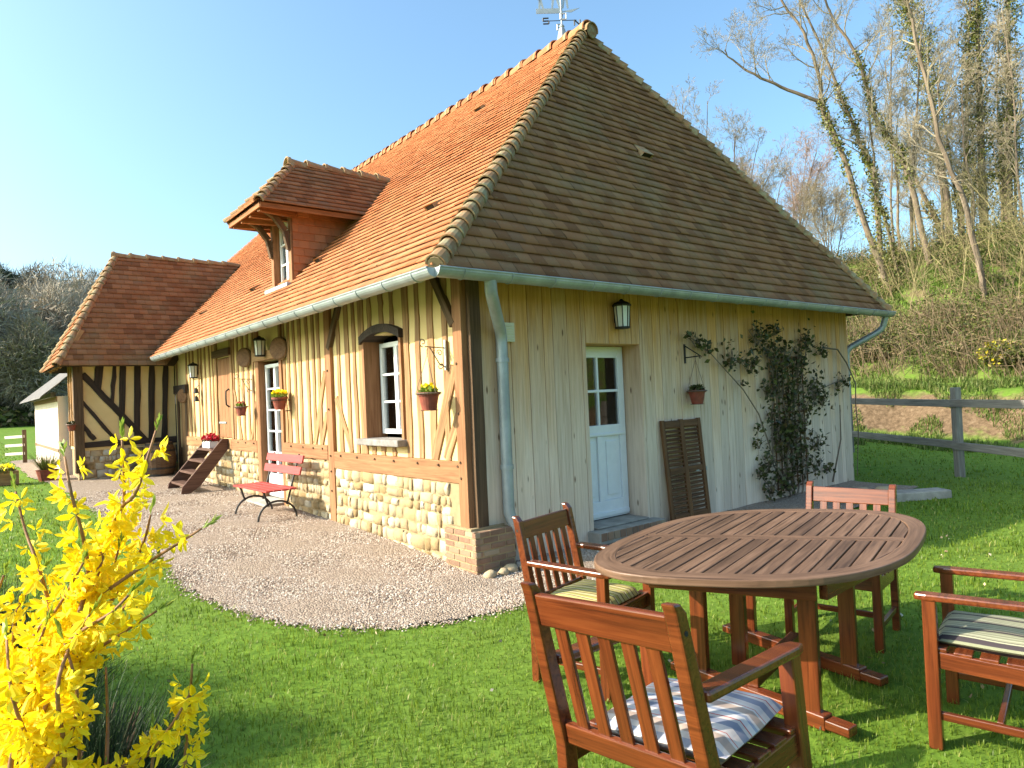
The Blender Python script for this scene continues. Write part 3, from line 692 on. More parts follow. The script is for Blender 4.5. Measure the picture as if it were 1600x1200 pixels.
# plank loft door, small door at the end
def plankdoor(y0, y1, z0, z1, xf, m, name, lab):
    mb = MB(); n = 4
    for i in range(n): mb.box((xf, y0+(y1-y0)*(i+.5)/n, (z0+z1)/2), (.04, (y1-y0)/n-.008, z1-z0))
    o = mb.build(name, MAT[m], house, bevel=.004); o['label'] = lab; return o
hl = plankdoor(7.23, 7.97, 1.15, 2.58, .03, 'oaknew', 'loft_door', 'honey oak plank door above the wooden steps')
h = MB(); h.tube([(-.0,7.32,2.02),(-.05,7.32,1.98),(-.055,7.32,1.86),(-.05,7.32,1.74),(0,7.32,1.70)], .014, 8); h.build('handle', MAT['iron'], hl)
h = MB(); h.box((.003, 7.75, 1.42), (.014, .42, .035)); h.build('hinge', MAT['zinc'], hl)
h = MB(); h.box((.02, 7.6, 2.68), (.16, 1.0, .13)); h.build('door_lintel', MAT['browntimber'], house, bevel=.006)
plankdoor(10.33, 10.86, .25, 2.03, .05, 'timber', 'end_door', 'weathered plank door beside the corner of the wing')
rail(10.1, 11.1, 2.04, 2.22, 'darktimber', 'door_lintel', .05)

# ---- zinc gutters and downpipes
def gutter(name, pts, r=.078):
    mb = MB(); m = 10; pts = [Vector(p) for p in pts]; vs = []; fs = []
    for i, p in enumerate(pts):
        d = (pts[min(i+1, len(pts)-1)]-pts[max(i-1, 0)]).normalized(); sd = Vector((d.y, -d.x, 0)).normalized()
        k = 1.0
        if 0 < i < len(pts)-1:
            a = (pts[i]-pts[i-1]).normalized(); k = 1/max(.3, math.cos(a.angle((pts[i+1]-pts[i]).normalized())/2))
        for rr in (r, r-.006):
            for j in range(m+1):
                an = math.pi*j/m; vs.append(p+sd*(math.cos(an)*rr*k)+Vector((0,0,-math.sin(an)*rr)))
    q = 2*(m+1)
    for i in range(len(pts)-1):
        for j in range(m):
            fs += [(i*q+j, i*q+j+1, (i+1)*q+j+1, (i+1)*q+j), (i*q+m+1+j+1, i*q+m+1+j, (i+1)*q+m+1+j, (i+1)*q+m+1+j+1)]
        fs += [(i*q, (i+1)*q, (i+1)*q+m+1, i*q+m+1), (i*q+m, i*q+2*m+1, (i+1)*q+2*m+1, (i+1)*q+m)]
    for e in (0, len(pts)-1): fs.append(tuple(e*q+j for j in range(m+1)))
    mb.add(vs, fs); o = mb.build(name, MAT['zinc'], house, smooth=False)
    b = MB()
    for i in range(len(pts)-1):
        L = (pts[i+1]-pts[i]).length; d = (pts[i+1]-pts[i])/L; sd = Vector((d.y, -d.x, 0)).normalized(); k = max(1, int(L/.52))
        for s in range(k):
            c = pts[i]+d*(L*(s+.5)/k); b.tube([c+sd*(math.cos(a)*(r+.003))+Vector((0,0,-math.sin(a)*(r+.003))) for a in np.linspace(0, math.pi, 12)], .006, 5)
        rim = pts[i]+sd*(r if False else -r)
    b.build('gutter_bracket', MAT['zinc'], o)
    rm = MB(); 
    for sgn in (1, -1): rm.tube([p+Vector(((pts[min(i+1,len(pts)-1)]-pts[max(i-1,0)]).normalized().y*r*sgn*1.0, -(pts[min(i+1,len(pts)-1)]-pts[max(i-1,0)]).normalized().x*r*sgn, 0)) for i, p in enumerate(pts)], .009, 6)
    rm.build('gutter_rim', MAT['zinc'], o)
    return o
gzv = 2.775
gutter('gutter', [(EX-.055, 10.1, gzv), (EX-.055, EY-.055, gzv)])
gutter('gutter', [(EX-.055, EY-.055, gzv+.001), (EXR+.06, EY-.055, gzv+.001)])
def pipe(pts, r=.057):
    P = [Vector(p) for p in pts]; out = [P[0]]
    for a, b, c in zip(P, P[1:], P[2:]):
        k = min(.10, (b-a).length*.45, (c-b).length*.45); s = b+(a-b).normalized()*k; e = b+(c-b).normalized()*k
        for t in (0, .25, .5, .75, 1): out.append(s*(1-t)**2+b*2*t*(1-t)+e*t*t)
    out.append(P[-1])
    mb = MB(); mb.tube(out, r, 14); o = mb.build('downpipe', MAT['zinc'], house, smooth=True)
    md = o.modifiers.new('es', 'EDGE_SPLIT'); md.split_angle = R(50)
    return o
pz = pipe([(-.02,-.47,2.72),(.0,-.45,2.60),(.37,-.10,2.28),(.37,-.10,.50),(.44,-.17,.34),(.50,-.19,.24),(.50,-.19,.06)])
cl_ = MB()
for z in (2.02, .98): cl_ = MB(); cl_.lathe([(.060,-.02),(.067,-.02),(.067,.02),(.060,.02)], (.37,-.10,z), 16); cl_.build('pipe_clip', MAT['zinc'], pz)
pipe([(EXR-.1,-.46,2.70),(EXR-.1,-.40,2.50),(W_+.12,.05,2.2),(W_+.12,.1,.2)], .048)
# cream ventilation grille
vb = MB(); vb.box((.50, -.05, 2.30), (.13, .045, .19))
for i in range(6): vb.box((.50, -.075, 2.23+.026*i), (.10, .008, .012))
vb.build('ventilation_grille', MAT['cream'], house, bevel=.004)

# ---- dormer
DF = .08; DY0, DY1 = 4.38, 5.20; DYm = (DY0+DY1)/2
sl_z = lambda x: ZE+(x-EX)*(ZR-ZE)/(XR-EX)
zs0 = 3.46; zt0 = 4.58; zrd = 5.36
cheek = MB()
for y, s in ((DY0, -1), (DY1, 1)):
    xe = EX+(zt0-ZE)*(XR-EX)/(ZR-ZE)
    cheek.prism([(DF+.06, y, sl_z(DF+.06)-.02), (xe+.1, y, zt0+.02), (DF+.06, y, zt0+.02)], (0, -s*.06, 0))
ck = cheek.build('dormer_cheek', MAT['tile'], house)
tc = MB()                                     # hung tiles on the cheek that faces the gable
z = zs0-.05; r = 0
while z < zt0:
    xs = DF+.02; xe = EX+(z-ZE)*(XR-EX)/(ZR-ZE)
    xx = xs-(.08 if r % 2 else 0)
    while xx < xe:
        a = max(xx, xs); b = min(xx+.165, xe)
        if b-a > .02:
            d = random.uniform(.0, .006)
            tc.add([(a,DY0-.022-d,z),(b,DY0-.022-d,z),(b,DY0-.006,z+.15),(a,DY0-.006,z+.15),(a,DY0-.006,z),(b,DY0-.006,z)], [(0,1,2,3),(4,5,1,0)])
        xx += .17
    z += .115; r += 1
tc.build('dormer_cheek_tiles', MAT['tile'], house, fix=False)
dfm = MB()
for y in (DY0+.05, DY1-.05): dfm.box((DF+.05, y, (zs0+zt0)/2-.03), (.11, .10, zt0-zs0+.1))
dfm.box((DF+.05, DYm, zt0-.02), (.12, DY1-DY0, .12)); dfm.build('dormer_frame', MAT['oaknew'], house, bevel=.006)
ds = MB(); ds.box((DF+.02, DYm, zs0-.03), (.26, DY1-DY0+.1, .06)); ds.build('dormer_sill', MAT['zinc'], house, bevel=.006)
dwn = casement(DY0+.11, DY1-.11, zs0+.02, zt0-.09, DF+.12, 1, 3, 'dormer_window', 'white small-paned window in the dormer', fr=.045)
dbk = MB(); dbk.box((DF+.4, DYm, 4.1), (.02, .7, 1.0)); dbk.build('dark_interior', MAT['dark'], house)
drx = MB(); drx.box((DF+.16, DY1-.1, (zs0+zt0)/2), (.1, .02, 1.0)); drx.build('dormer_reveal', MAT['browntimber'], house)
# dormer roof: two side slopes with a hipped, far overhanging front
xo = -.47; yo = .30; ze = 4.50; xrf = .32; xb = EX+(zrd-ZE)*(XR-EX)/(ZR-ZE)+.05; xbe = EX+(ze-ZE)*(XR-EX)/(ZR-ZE)+.05
yl, yr = DY1+yo, DY0-yo
tile_slope('dormer_roof', (xo,yr,ze), (xbe,yr,ze), (xrf,DYm,zrd), (xb,DYm,zrd), .105, .165, house, MAT['oldtile'])  # lichened tile here also carries this slope's shade in its colour
tile_slope('dormer_roof', (xo,yl,ze), (xbe,yl,ze), (xrf,DYm,zrd), (xb,DYm,zrd), .105, .165, house)
tile_slope('dormer_roof', (xo,yr,ze), (xo,yl,ze), (xrf,DYm,zrd), (xrf,DYm,zrd), .105, .165, house)
du = MB(); du.add([(xo+.02,yr+.02,ze-.005),(xbe,yr+.02,ze-.005),(xbe,yl-.02,ze-.005),(xo+.02,yl-.02,ze-.005),(xrf,DYm,zrd-.01),(xb,DYm,zrd-.01)], [(0,1,5,4),(1,2,5),(2,3,4,5),(3,0,4)])
du.build('dormer_roof_boards', MAT['redwood'], house)
fb = MB(); fb.beam((xo+.02,yr+.02,ze-.03),(xbe,yr+.02,ze-.03),.022,.07); fb.beam((xo+.02,yl-.02,ze-.03),(xbe,yl-.02,ze-.03),.022,.07); fb.beam((xo+.02,yr+.02,ze-.03),(xo+.02,yl-.02,ze-.03),.022,.07)
fb.build('dormer_fascia', MAT['redwood'], house, bevel=.004)
rfm = MB()
for i in range(4): y = yr+.15+i*(yl-yr-.3)/3; rfm.beam((xo+.04,y,ze-.05),(DF+.1,y*.7+DYm*.3,ze-.03),.07,.09)
rfm.build('dormer_rafter', MAT['redwood'], house, bevel=.004)
for y in (DY0+.06, DY1-.06):
    b = MB(); p = [(DF+.0, y, zt0-.62), (DF-.06, y, zt0-.35), (DF-.22, y, zt0-.15), (xo+.16, y, zt0-.06)]
    for q0, q1 in zip(p, p[1:]): b.beam(q0, q1, .075, .085)
    b.build('dormer_bracket', MAT['browntimber'], house, bevel=.006)
nd1 = Vector((0,-(zrd-ze),DYm-yr)).normalized(); nd2 = Vector((0,zrd-ze,DYm-yr)).normalized(); nd3 = Vector((-(zrd-ze),0,xrf-xo)).normalized()
ridge_run('dormer_hip_tiles', (xo,yr,ze+.02), (xrf,DYm,zrd), nd1+nd3, house, .15, .06, flare=.014)
ridge_run('dormer_hip_tiles', (xo,yl,ze+.02), (xrf,DYm,zrd), nd2+nd3, house, .15, .06, flare=.014)
ridge_run('dormer_ridge_tiles', (xrf-.1,DYm,zrd-.01), (xb,DYm,zrd-.01), (0,0,1), house, .3, .085, flare=.02)
for i in range(6): dm = MB(); xx = xrf-.08+i*.3; halfround(dm, (xx-.025,DYm,zrd), (xx+.025,DYm,zrd), (0,0,1), .108, .104); dm.build('ridge_mortar', MAT['mortar'], house)

# ================================================================== WEATHER VANE
vane = thing('weather_vane', 'zinc weather vane with a cow and farmer cut-out on the roof ridge', 'weather vane', (XR, 2.42, ZR))
v = MB(); v.lathe([(.115,-.02),(.10,.03),(.05,.26),(.035,.28),(.045,.30),(.03,.33),(.012,.35)], n=8); v.build('base', MAT['zinc'], vane, bevel=.003)
v = MB(); v.tube([(0,0,.3),(0,0,1.15)], .014, 8); v.build('rod', MAT['zinc'], vane)
v = MB(); a = R(52); ca, sa = math.cos(a), math.sin(a)
v.tube([(-.24*ca,-.24*sa,.40),(.24*ca,.24*sa,.40)], .006, 6); v.tube([(.24*sa,-.24*ca,.40),(-.24*sa,.24*ca,.40)], .006, 6); v.build('compass_arms', MAT['iron'], vane)
def letter(ch, pos):
    v = MB(); q = .045
    S = dict(N=[((-q,-q),(-q,q)),((-q,q),(q,-q)),((q,-q),(q,q))], S=[((q,q),(-q,q)),((-q,q),(-q,0)),((-q,0),(q,0)),((q,0),(q,-q)),((q,-q),(-q,-q))], E=[((-q,-q),(-q,q)),((-q,q),(q,q)),((-q,0),(q*.7,0)),((-q,-q),(q,-q))], O=[((-q,-q),(-q,q)),((-q,q),(q,q)),((q,q),(q,-q)),((q,-q),(-q,-q))])
    d = Vector((.777, -.629, 0))
    for (a0, b0), (a1, b1) in S[ch]: v.beam(Vector(pos)+d*a0+Vector((0,0,b0)), Vector(pos)+d*a1+Vector((0,0,b1)), .016, .016)
    v.build('letter', MAT['iron'] if ch in 'NS' else MAT['zinc'], vane)
letter('N', (.25*sa, -.25*ca, .36)); letter('S', (-.25*sa, .25*ca, .40)); letter('O', (-.25*ca, -.25*sa, .33)); letter('E', (.25*ca, .25*sa, .43))
v = MB(); hd_ = Vector((.80, -.60, 0)).normalized(); tk = Vector((.6,.8,0))*.008
P = lambda a, b: Vector((0,0,0))+hd_*a+Vector((0,0,b))
def sil(pts): v.prism([P(a, b) for a, b in pts], tk)
sil([(-.40,.52),(.02,.52),(.02,.60),(-.40,.60)])
sil([(.02,.55),(.16,.53),(.30,.60),(.16,.575)])                                                       # arrow
sil([(-.22,.78),(-.16,.74),(.0,.74),(.10,.75),(.11,.80),(.12,.95),(.02,.99),(-.12,.98),(-.20,.95),(-.26,.93)])   # cow body
for a, b in ((-.12,-.14),(-.06,-.02),(.05,.03),(.09,.11)): sil([(a-.018,.76),(a+.022,.76),(b+.014,.60),(b-.014,.60)])
sil([(-.26,.93),(-.20,.98),(-.24,1.04),(-.33,.98),(-.31,.93)])
sil([(-.36,.60),(-.33,.60),(-.32,.74),(-.35,.76)]); sil([(-.30,.60),(-.27,.60),(-.31,.76),(-.35,.74)]); sil([(-.37,.74),(-.30,.74),(-.31,.90),(-.37,.90)]); sil([(-.365,.90),(-.315,.90),(-.32,.97),(-.36,.97)])
v.build('cow_plate', MAT['zinc'], vane)

# ================================================================== CROSS WING
wing = thing('house_wing', 'half-timbered cross wing with dark studs and red-brown tiled roof at the far end', 'house', (-1.85,11.2,0))
WL = Matrix.Translation((1.85,-11.2,0))
def wb(mb, name, mat, **kw):
    o = mb.build(name, mat, wing, **kw); o.matrix_parent_inverse = WL; return o
WX, WY = -1.85, 11.2
m_ = MB(); m_.box((-.93, WY+.13, 1.98), (1.86, .2, 2.1)); m_.box((WX+.14, 12.05, 1.98), (.2, 1.5, 2.1)); wb(m_, 'plaster_infill', plaster_dark if False else MAT['plaster'])
def wstud(xa, za, xb_, zb, w=.1, name='stud'):
    o_ = WY+(.045 if name == 'stud' else .040 if name == 'brace' else .035); mb = MB(); mb.beam((xa, o_, za), (xb_, o_, zb), w, .09, up=(0,1,0), jit=.012, n=6); wb(mb, name, MAT['darktimber'], bevel=.006)
wstud(-1.48, 2.2, -1.40, 3.0, .14); wstud(-1.22, 1.9, -1.13, 3.0, .08); wstud(-1.06, 1.35, -.98, 3.0, .11); wstud(-.78, 1.1, -.70, 3.0, .12); wstud(-.50, 1.1, -.43, 3.0, .12); wstud(-.24, 1.1, -.15, 3.0, .11)
wstud(-1.74, 2.52, -.62, 1.08, .13, 'brace'); wstud(-1.78, 1.98, -1.18, 1.12, .07, 'brace'); wstud(-1.80, 1.5, -1.56, 1.15, .09, 'brace')
wstud(-1.85, 1.05, .0, 1.05, .13, 'sill_beam'); wstud(-1.85, 2.98, .0, 2.98, .12, 'wall_plate')
mb = MB(); mb.box((WX+.02, WY+.04, 1.78), (.17, .17, 2.6)); wb(mb, 'corner_post', MAT['browntimber'], bevel=.008)
for y in (11.48, 11.75, 12.05, 12.4, 12.75): 
    mb = MB(); mb.box((WX+.06, y, 2.0), (.1, .10, 2.0)); wb(mb, 'stud', MAT['timber'], bevel=.006)
m_ = MB(); m_.box((-.93, WY+.15, .5), (1.84, .2, 1.1)); m_.box((WX+.16, 12.05, .5), (.2, 1.5, 1.1)); wb(m_, 'mortar_base', MAT['mortar'])
o = rubble('wing_stone_base', lambda u, z, d: (u, WY+.045-d, z), -1.8, .0, lambda u: gz(u, WY), .99, hh=.13); o.parent = wing; o.matrix_parent_inverse = WL; o.name = 'stone_base'
WE = (-2.22, 10.75, 2.66); WF = (-2.22, 13.31, 2.66); WRl = (-.92, 12.03, 5.19); WRr = (1.75, 12.03, 5.19)
def wt(o): o.parent = wing; o.matrix_parent_inverse = WL; return o
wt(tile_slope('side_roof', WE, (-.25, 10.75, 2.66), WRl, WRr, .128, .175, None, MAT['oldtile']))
wt(tile_slope('hip_roof', WE, WF, WRl, WRl, .128, .175, None))
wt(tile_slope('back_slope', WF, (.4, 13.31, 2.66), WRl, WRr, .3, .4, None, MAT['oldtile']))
m_ = MB(); m_.add([WE, (-.1,10.75,2.66), (1.75,12.03,5.17), WRl, WF, (.4,13.31,2.66)], [(0,1,2,3),(0,3,4),(3,2,5,4)])
for i, p in enumerate(m_.v): m_.v[i] = (p[0]+.01, p[1]+(.015 if p[1] < 11 else (-.015 if p[1] > 13 else 0)), p[2]-.015)
wb(m_, 'roof_deck', MAT['roof_under'], fix=False)
nw1 = Vector((0,-2.53,1.28)).normalized(); nw2 = Vector((-2.53,0,1.30)).normalized()
wt(ridge_run('hip_tiles', (WE[0],WE[1],WE[2]+.02), WRl, nw1+nw2, None, .17, .07, flare=.015))
wt(ridge_run('hip_tiles', (WF[0],WF[1],WF[2]+.02), WRl, Vector((0,2.53,1.28)).normalized()+nw2, None, .17, .07, flare=.015))
wt(ridge_run('ridge_tiles', (-1.0,12.03,5.19), WRr, (0,0,1), None, .33, .075, flare=.015))
for i in range(8): m_ = MB(); xx = -.97+i*.335; halfround(m_, (xx-.025,12.03,5.20), (xx+.025,12.03,5.20), (0,0,1), .097, .093); wb(m_, 'ridge_mortar', MAT['mortar'])
for y in (11.0,11.6,12.2,12.8):
    m_ = MB(); m_.beam((-2.17, y, 2.64), (-1.75, y, 3.4), .06, .08); wb(m_, 'rafter', MAT['timber'])

# ================================================================== ANNEX, LEFT FENCE, PLANTERS
sh = thing('lean_to_shed', 'pale pink rendered lean-to with grey slate roof behind the wing', 'shed', (-2.15,15.6,0))
SHL = Matrix.Translation((2.15,-15.6,0))
def sb(mb, name, mat, **kw): o = mb.build(name, mat, sh, **kw); o.matrix_parent_inverse = SHL; return o
m = MB(); m.prism([(-2.02,12.95,.0),(-2.02,18.8,.0),(-2.02,18.8,2.12),(-2.02,12.95,2.12)], (1.2,0,0)); sb(m, 'wall', MAT['pinkwall'])
m = MB(); m.prism([(-2.36,12.85,2.08),(-2.36,19.1,2.08),(-1.3,19.1,2.98),(-1.3,12.85,2.98)], (.03,0,.05)); m.box((-2.08,15.9,2.16),(.1,5.6,.1)); sb(m, 'roof', MAT['slateroof'])
m = MB(); m.box((-2.028,15.87,.90),(.02,5.82,.07)); m.box((-2.028,15.87,2.06),(.03,5.82,.12)); sb(m, 'brick_band', MAT['brick'])
lf = thing('field_fence', 'low three-rail wooden fence end beside the lean-to', 'fence', (-2.3,18.6,gz(-2.3,18.6)))
m = MB(); m.box((0,0,.45),(.10,.10,1.0)); m.build('post', MAT['browntimber'], lf, bevel=.006)
for z in (.28,.52,.76):
    m = MB(); m.beam((.0,-.05,z),(-.42,.5,z-.02),.03,.075); m.build('rail', MAT['pinkwall'], lf, bevel=.004)

def leaf_quads(c, n, rad, size, mat, name, parent, up=.0, squash=1.0, shell=.0, aspect=.55, fold=True):
    """n small leaf faces around centres c (list of (x,y,z,r))"""
    c = np.asarray(c, float); k = rng.integers(0, len(c), n) if c.shape[0] > 1 else np.zeros(n, int)
    d = rng.normal(size=(n, 3)); d /= np.linalg.norm(d, axis=1)[:,None]; rr = rng.random(n)**(1/3); rr = shell+(1-shell)*rr
    P = c[k,:3]+d*(rr*c[k,3]*rad)[:,None]*np.array([1,1,squash])
    return leaves_at(P, size, mat, name, parent, up, aspect)
def leaves_at(P, size, mat, name, parent, up=0., aspect=.55):
    n = len(P); a = rng.normal(size=(n, 3)); a[:,2] += up; a /= np.linalg.norm(a, axis=1)[:,None]
    b = np.cross(a, rng.normal(size=(n, 3))); b /= np.linalg.norm(b, axis=1)[:,None]; nn = np.cross(a, b)
    s = (size*rng.uniform(.6, 1.35, n))[:,None]
    V = np.stack([P-a*s*.5, P+b*s*aspect*.5+nn*s*.08, P+a*s*.5, P-b*s*aspect*.5+nn*s*.08], 1)
    return npmesh(name, V, np.arange(4*n).reshape(-1, 4), mat, parent)

pb = thing('wooden_planter', 'brown wooden planter with small yellow flowers at the far lawn edge', 'planter', (-3.1,11.9,gz(-3.1,11.9)))
m = MB(); m.box((0,0,.14),(.55,.3,.28)); m.build('box', MAT['timber'], pb, bevel=.01)
leaf_quads([(0,0,.3,.24)], 260, 1, .07, MAT['thicket'], 'leaves', pb, squash=.35); leaf_quads([(0,0,.36,.24)], 90, 1, .06, MAT['yellow'], 'flowers', pb, squash=.3, aspect=1)
tb = thing('plant_tub', 'round tub with tufted grassy plant by the wing corner', 'planter', (-2.33,12.0,gz(-2.33,12)))
m = MB(); m.lathe([(.15,0),(.2,.22),(.21,.24),(.18,.24),(.16,.2)]); m.build('tub', MAT['terracotta'], tb, smooth=False)
n = 260; a = rng.uniform(0, 6.28, n); l = rng.uniform(.2, .5, n); e = rng.uniform(.2, 1.0, n)
P0 = np.stack([.08*np.cos(a), .08*np.sin(a), np.full(n, .2)], 1); P1 = P0+np.stack([np.cos(a)*l*e, np.sin(a)*l*e, l], 1); sdn = np.stack([-np.sin(a), np.cos(a), 0*a], 1)*.008
npmesh('blades', np.stack([P0-sdn, P0+sdn, P1], 1), np.arange(3*n).reshape(-1, 3), MAT['thicket'], tb)

# ================================================================== THINGS ON AND BY THE HOUSE
def lantern(loc, out, label, s=1.0):
    """wall lantern; out = direction away from the wall"""
    t = thing('wall_lantern', label, 'lamp', loc, math.atan2(out[1], out[0]))
    m = MB(); m.box((-.07*s,0,.02), (.02,.09*s,.2*s)); m.beam((-.07*s,0,.13*s),(0,0,.15*s),.02,.02); m.build('wall_plate', MAT['iron'], t, bevel=.003)
    m = MB(); m.lathe([(.07*s,-.13*s),(.085*s,.09*s)], n=8); m.build('glass', MAT['milk'], t)
    m = MB(); m.lathe([(.10*s,.09*s),(.105*s,.105*s),(.07*s,.135*s),(.03*s,.15*s),(.012*s,.17*s)], n=8); m.lathe([(.078*s,-.15*s),(.082*s,-.13*s)], n=8)
    for k in range(8):
        a = 2*math.pi*k/8; m.tube([(.071*s*math.cos(a),.071*s*math.sin(a),-.135*s),(.087*s*math.cos(a),.087*s*math.sin(a),.095*s)], .006*s, 5)
    m.build('cage', MAT['iron'], t)
    return t
lantern((2.10,-.13,2.53), (0,-1), 'black caged lantern with frosted glass above the white gable door', 1.05)
lantern((-.12,5.30,2.60), (-1,0), 'black wall lantern above the tall glazed front door', 1.0)
lantern((-.12,9.15,2.45), (-1,0), 'dark wall lantern between the loft door and the wing', 1.0)
for y, z, r, lab in ((6.22,2.50,.16,'round wooden disc left of the lantern over the front door'),(4.64,2.52,.17,'round wooden disc right of the lantern over the front door'),(10.28,1.98,.15,'small round wooden disc above the end door by the wing')):
    t = thing('wooden_disc', lab, 'wall ornament', (-.06,y,z), R(25)); m = MB(); m.lathe([(r*.9,-.03),(r,-.02),(r*.96,.03)], n=24, ax='x'); m.build('slice', MAT['disc'], t)
    m = MB(); m.lathe([(r*1.0,-.022),(r*1.025,0),(r*1.0,.025)], n=24, ax='x', cap=False); m.build('bark_rim', MAT['bark'], t)
for z, lab in ((2.06,'upper of two small dark bells hung under the far lantern'),(1.90,'lower of two small dark bells hung under the far lantern')):
    t = thing('hanging_bell', lab, 'bell', (-.09,9.12,z)); m = MB(); m.lathe([(.055,-.06),(.045,-.02),(.035,.03),(.01,.05)], n=12); m.build('bell', MAT['iron'], t); m = MB(); m.tube([(0,0,.05),(.06,0,.1)], .006, 5); m.build('hook', MAT['iron'], t)

def pot_shape(par, r=.085, h=.13):
    m = MB(); m.lathe([(r*.66,-h),(r*.95,-.03),(r*1.08,-.03),(r*1.1,0),(r*.95,0),(r*.85,-.03)], n=20); return m.build('pot', MAT['terracotta'], par)
def hanging_pot(loc, top, label, flower, s=1.0):
    t = thing('hanging_pot', label, 'flower pot', loc); pot_shape(t, .09*s, .15*s)
    m = MB(); m.lathe([(.105*s,-.02),(.112*s,-.012),(.105*s,-.004)], n=20, cap=False)
    for k in range(3):
        a = 2.1*k+.5; m.tube([(.108*s*math.cos(a),.108*s*math.sin(a),-.01),(0,0,top)], .0028, 5)
    m.tube([(0,0,top),(0,0,top+.05),(.012,0,top+.065)], .005, 5); m.lathe([(.07*s,-.155*s),(.078*s,-.15*s)], n=16); m.build('wire_hanger', MAT['rust'], t)
    leaf_quads([(0,0,.015,.08*s)], 130, 1, .05*s, MAT['bud'] if flower else MAT['rose'], 'leaves', t, up=.6, squash=.55)
    if flower: leaf_quads([(0,0,.05,.07*s)], 40, 1, .035*s, MAT[flower], 'flowers', t, up=.6, squash=.4, aspect=1)
    return t
hanging_pot((-.235,.30,1.74), .36, 'terracotta pot with yellow and green plant hung beside the front window', 'yellow', 1.15)
hanging_pot((-.21,6.0,1.70), .36, 'small terracotta pot with red blooms hung left of the tall front door', 'redflower', 1.0)
hanging_pot((3.38,-.16,1.64), .38, 'dark red pot with green plant hung on the pale boarded gable', None, 1.15)
hanging_pot((-1.98,11.05,1.5), .35, 'small red pot hung on the corner post of the wing', None, .9)
def ring_pot(loc, label):
    t = thing('wall_pot', label, 'flower pot', loc); pot_shape(t, .105, .18); m = MB(); m.lathe([(.112,-.05),(.127,-.045),(.118,-.04)], n=20, cap=False); m.tube([(.12,0,-.045),(.2,0,-.045),(.2,0,-.2),(.2,0,.08)], .008, 6); m.tube([(.08,.0,-.2),(.2,0,-.2)], .008, 6); m.build('wall_ring', MAT['iron'], t)
    leaf_quads([(0,0,.02,.12)], 160, 1, .06, MAT['bud'], 'leaves', t, up=.6, squash=.5); leaf_quads([(0,0,.07,.1)], 80, 1, .05, MAT['yellow'], 'flowers', t, up=.6, squash=.4, aspect=1)
ring_pot((-.15,4.46,1.80), 'terracotta pot of yellow primroses in a ring right of the tall front door')
def scroll(c, r, turns, u, v, a0=0, n=14):
    return [Vector(c)+Vector(u)*(r*(1-t*.75)*math.cos(a0+turns*6.283*t))+Vector(v)*(r*(1-t*.75)*math.sin(a0+turns*6.283*t)) for t in np.linspace(0, 1, n)]
def scroll_bracket(loc, out, label, L=.32):
    t = thing('scroll_bracket', label, 'bracket', loc, math.atan2(out[1], out[0]))
    m = MB(); m.box((.008,0,-.02),(.012,.03,.30)); m.build('wall_bar', MAT['zinc'], t)
    m = MB(); m.tube([(.01,0,.05),(L,0,.06)], .006, 6); m.tube([(.01,0,-.14),(L*.35,0,-.10),(L*.75,0,.05)], .006, 6)
    m.tube(scroll((L+.02,0,.10), .045, 1.1, (1,0,0), (0,0,1), -1.6), .005, 6); m.tube(scroll((L*.3,0,.0), .035, 1.2, (1,0,0), (0,0,1), 0), .005, 6); m.tube(scroll((.07,0,-.13), .035, 1.2, (1,0,0), (0,0,1), 2), .005, 6)
    m.build('scroll_arm', MAT['rust'], t); return t
scroll_bracket((-.012,.31,2.12), (-1,0), 'thin scrolled iron bracket on the wall right of the front window', .24)
scroll_bracket((-.012,6.02,2.08), (-1,0), 'thin scrolled iron bracket left of the tall front door', .22)
t = thing('iron_bracket', 'plain black triangular iron bracket on the pale boarded gable', 'bracket', (3.34,-.03,2.10))
m = MB(); m.box((0,-.006,0),(.028,.012,.24)); m.build('wall_bar', MAT['iron'], t)
m = MB(); m.beam((0,-.01,-.05),(.03,-.22,-.04),.014,.014); m.beam((0,-.01,.10),(.03,-.2,-.03),.012,.012); m.tube(scroll((.03,-.21,-.06), .02, 1, (0,-1,0), (0,0,1)), .005, 6); m.build('arm', MAT['iron'], t)

# leaning louvred shutter
t = thing('louvred_shutter', 'brown louvred wooden shutter leaning on the pale boarded gable', 'shutter', (3.15,-.16,.055)); t.rotation_euler = (R(-4.5),0,0)
m = MB(); hh = 1.24; ww = .76
for xx in (-.355,0,.355): m.box((xx,0,hh/2),(.06 if xx else .075,.035,hh))
for zz in (.05,hh-.05,hh*.5): m.box((-.18,0,zz),(.28,.034,.08)); m.box((.18,0,zz),(.28,.034,.08))
m.build('frame', MAT['shutter'], t, bevel=.004)
for xx in (-.181,.181):
    m = MB()
    for k in range(22):
        z = .10+k*.05
        if abs(z-hh*.5) < .06: continue
        m.box((xx,0,z),(.275,.04,.009), Matrix.Rotation(R(38), 3, 'X'))
    m.build('louvres', MAT['shutter'], t)
m = MB(); m.box((.385,-.01,.6),(.015,.03,.05)); m.box((.2,-.022,.59),(.06,.01,.012)); m.build('catch', MAT['zinc'], t)

